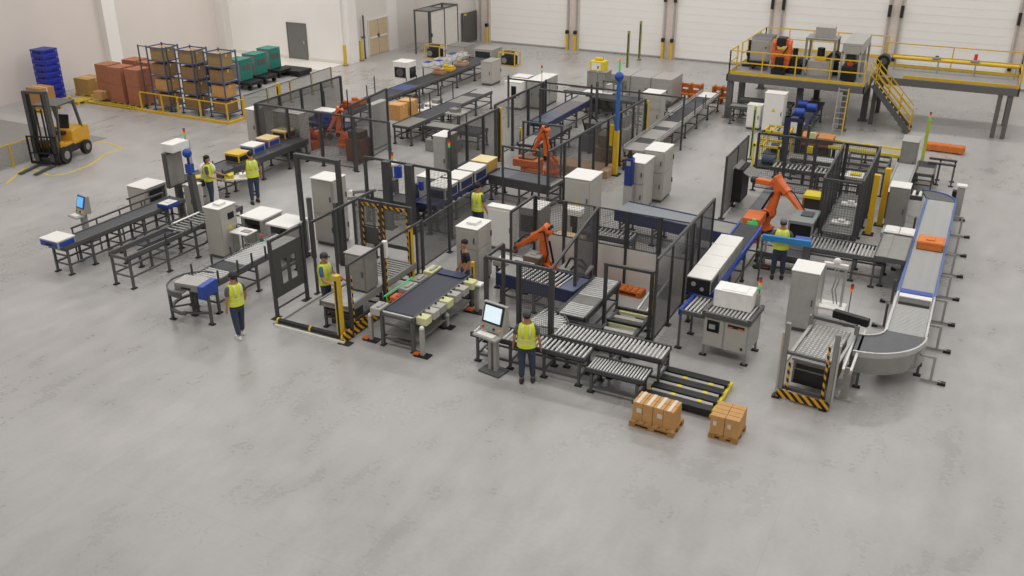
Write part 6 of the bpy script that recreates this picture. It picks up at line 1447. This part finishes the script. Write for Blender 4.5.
t = thing('orange_barrier', 'low orange slatted barrier alone on the floor right of the olive post', 'barrier', (-.95, 40.9, 0), -3); MB().box(-.75, .75, -.2, .2, .22, .3).box(-.75, .75, -.22, -.16, .05, .28).box(-.75, .75, .16, .22, .05, .28).build('boards', WOODR, t, .01)
for x in (-.65, 0, .65): MB().box(x-.05, x+.05, -.2, .2, 0, .22).build('block', mat('support_orange', 'a8641f', .6), t)
# back of the right cell
t = thing('yellow_edged_conveyor', 'long tan conveyor with bright yellow edge rails behind the right cell', 'conveyor', (-4.95, 37.0, 0), -3)
MB().box(0, 2.7, 0, .9, .62, .7).build('bed', mat('bed_tan', '9c9382', .5), t); MB().box(0, 2.7, -.05, .0, .66, .76).box(0, 2.7, .9, .95, .66, .76).build('edge_rail', YELB, t)
for x in (.1, 1.3, 2.6):
    for y in (0, .9): leg_part(t, x, y, .62)
for i, x in enumerate((-6.1, -5.45)):
    t = thing('orange_slab', 'flat orange-brown slab pack at the left end of the yellow edged conveyor, %s' % ('left', 'right')[i], 'box', (x+.02, 37.15, .72), 0, 'orange-brown slab packs'); MB().box(0, .58, 0, .8, .1, .24).build('slab', mat('slab_orange', 'b8783f', .7), t, .01); MB().box(.02, .56, .02, .78, 0, .1).build('base', mat('slab_dark', '6b4630', .7), t)
t = thing('slab_stand', 'dark brown cluttered stand under the two orange-brown slab packs', 'frame', (-6.15, 36.7, 0))
MB().box(0, 1.3, .3, 1.3, .62, .7).build('tabletop', mat('slab_dark', '6b4630', .7), t); MB().box(.05, 1.2, .45, 1.2, .1, .62).build('inner_box', mat('dark_clutter', '3a332e', .7), t)
for x in (.02, 1.28):
    for y in (.32, 1.28): leg_part(t, x, y, .62)
for i, (x, y, z) in enumerate(((-7.45, 35.2, .95), (-7.5, 37.0, 1.05))):
    t = thing('yellow_lift_frame', 'bright yellow lifting frame over blue drums, %s of the two left of the navy posts' % ('nearer', 'farther')[i], 'frame', (x, y, 0))
    MB().box(0, 1.0, 0, .07, z-.08, z).box(0, 1.0, .9, .97, z-.08, z).box(0, .07, 0, .97, z-.08, z).box(.93, 1.0, 0, .97, z-.08, z).box(.3, .36, 0, .97, z-.06, z).build('top_frame', mat('frame_yellow', 'cfae22', .45), t)
    for a in (.03, .97):
        for c in (.03, .93): MB().box(a-.03, a+.03, c-.03, c+.03, 0, z-.08).build('leg', YELB, t)
    MB().cyl((.3, .5, .28), (.8, .5, .28), .18, n=14).build('blue_drum', mat('drum_blue', '3a4c61', .5), t); MB().box(.05, .95, .05, .92, .05, .1).build('shelf', BELT, t)
t = thing('lift_column', 'pair of tall navy posts with a cross head in the right cell', 'column', (-6.35, 35.6, 0)); MB().box(-.1, .1, -.12, .12, .03, 2.05).box(.38, .58, -.12, .12, .03, 2.05, 1).build('column', [NAVY, BLACK], t); MB().box(-.1, .58, -.14, .14, 1.9, 2.05).build('cross_head', NAVY, t); MB().box(-.3, .8, -.3, .3, 0, .35).build('base', STEEL, t, .02)
cabinet('tall white control cabinet with a dark logo in front of the platform', -8.3, 40.45, .85, .6, 1.75, m=CABW, face='-y', warn=True)
cabinet('short white cabinet to the left of the tall white cabinet by the platform', -9.05, 40.7, .6, .5, 1.1, m=CABW, face='-y')
guard_post('olive and yellow slim post at the far end of the grey panel screen', -7.75, 36.3, 2.1, mat('olive_bright', 'a3b043', .5), .09, name='marker_post')
conveyor('blue topped conveyor running under the platform behind the navy posts', -6.7, 37.9, 5.8, .8, .85, 90, (('plate', 0, .3, LGREY), ('slats', .3, .6), ('belt', .6, 1)), NAVY, legs=(.05, .5, .95))
for i, (dx, y) in enumerate(((-.25, 42.1), (.2, 41.7), (-.1, 40.6))):
    t = thing('blue_motor', 'blue motor unit on the conveyor under the platform, %s' % ('left back', 'right back', 'front')[i], 'motor', (-6.7+dx, y, .86)); MB().cyl((-.2, 0, .18), (.2, 0, .18), .17, n=14).build('drum', BLUE, t); MB().box(-.15, .15, -.15, .15, 0, .1).build('foot', NAVY, t)
for i, (x, y, L) in enumerate(((-10.0, 41.6, 1.9), (-9.9, 42.9, 2.4))):
    conveyor('steel conveyor frame at the foot of the platform legs, %s' % ('in front of the legs', 'beneath the deck')[i], x, y, L, .6, .8, 0, (('plate', 0, .4, GREYM), ('roller', .4, 1, ROLL_D)), STEEL, legs=(.05, .5, .95))
conveyor('row of bright silver rollers across the middle of the right cell', -6.3, 33.4, 3.2, .7, .8, 0, (('roller', 0, 1, ROLL_M),), STEEL, legs=(.05, .5, .95), pitch=.14, r=.035)
conveyor('open steel frame table left part behind the row of silver rollers', -5.9, 34.8, 1.8, .7, .8, 0, (('slats', 0, .4, GREYM), ('plate', .4, 1, mat('plate_pale', 'a9aaa8', .4))), STEEL, legs=(.05, .5, .95))
t = thing('open_frame_table', 'ladder like open steel frame at the back right of the right cell', 'frame', (-4.0, 33.9, 0))
for y in (0, .7, 1.4, 2.1): MB().box(0, 1.45, y-.03, y+.03, .82, .9).build('crossbar', STEEL, t)
for x in (0, 1.45): MB().box(x-.03, x+.03, 0, 2.1, .8, .88).build('side_rail', STEEL, t)
for x in (0, 1.45):
    for y in (0, 1.05, 2.1): leg_part(t, x, y, .82)
tag(MB().box(-.28, .28, -.35, .35, 0, .1).box(-.15, .2, -.2, .1, .1, .16, 1).build('white_plate_part', [CABW, YELB], None, .01, (-3.4, 33.05, .85)), 'white plate part with a yellow edge at the right end of the silver roller row', 'part')
t = thing('plate_stand', 'low stand under the white plate part at the right end of the silver roller row', 'stand', (-3.4, 33.1, 0)); MB().box(-.28, .28, -.35, .35, .78, .84).build('tabletop', LGREY, t)
for x in (-.2, .2):
    for y in (-.25, .25): leg_part(t, x, y, .78, .04)
t = thing('gripper_station', 'yellow topped fixture with brown parts behind the arm of the large orange robot', 'machine', (-4.55, 29.9, 0)); MB().box(0, .6, 0, .6, .9, 1.0).build('top_plate', YELB, t, .01); MB().box(.05, .55, .05, .55, .3, .9).build('body', mat('dark_clutter', '3a332e', .7), t); MB().box(.0, .6, 0, .6, 0, .3).build('base', BROWN, t)
t = thing('brown_machine', 'brown and orange low gear machine at the foot of the large orange robot', 'machine', (-4.7, 30.9, 0)); MB().box(0, .8, 0, .6, 0, .6).cyl((.2, -.15, .5), (.2, .0, .5), .2, n=12).build('housing', ORGD, t, .02); MB().box(.1, .6, .1, .5, .6, .75).build('cover', BROWN, t)
t = thing('cable_chain', 'yellow and white fittings hanging on the tall posts in the middle of the right cell', 'fitting', (-5.3, 34.1, 0)); MB().box(-.05, .05, -.05, .05, 0, 2.2).build('post', FRAME, t); MB().box(.05, .25, -.06, .06, 1.7, 1.95).box(.03, .22, -.06, .06, 1.2, 1.45, 1).build('valve', [CREAM, YELB], t)
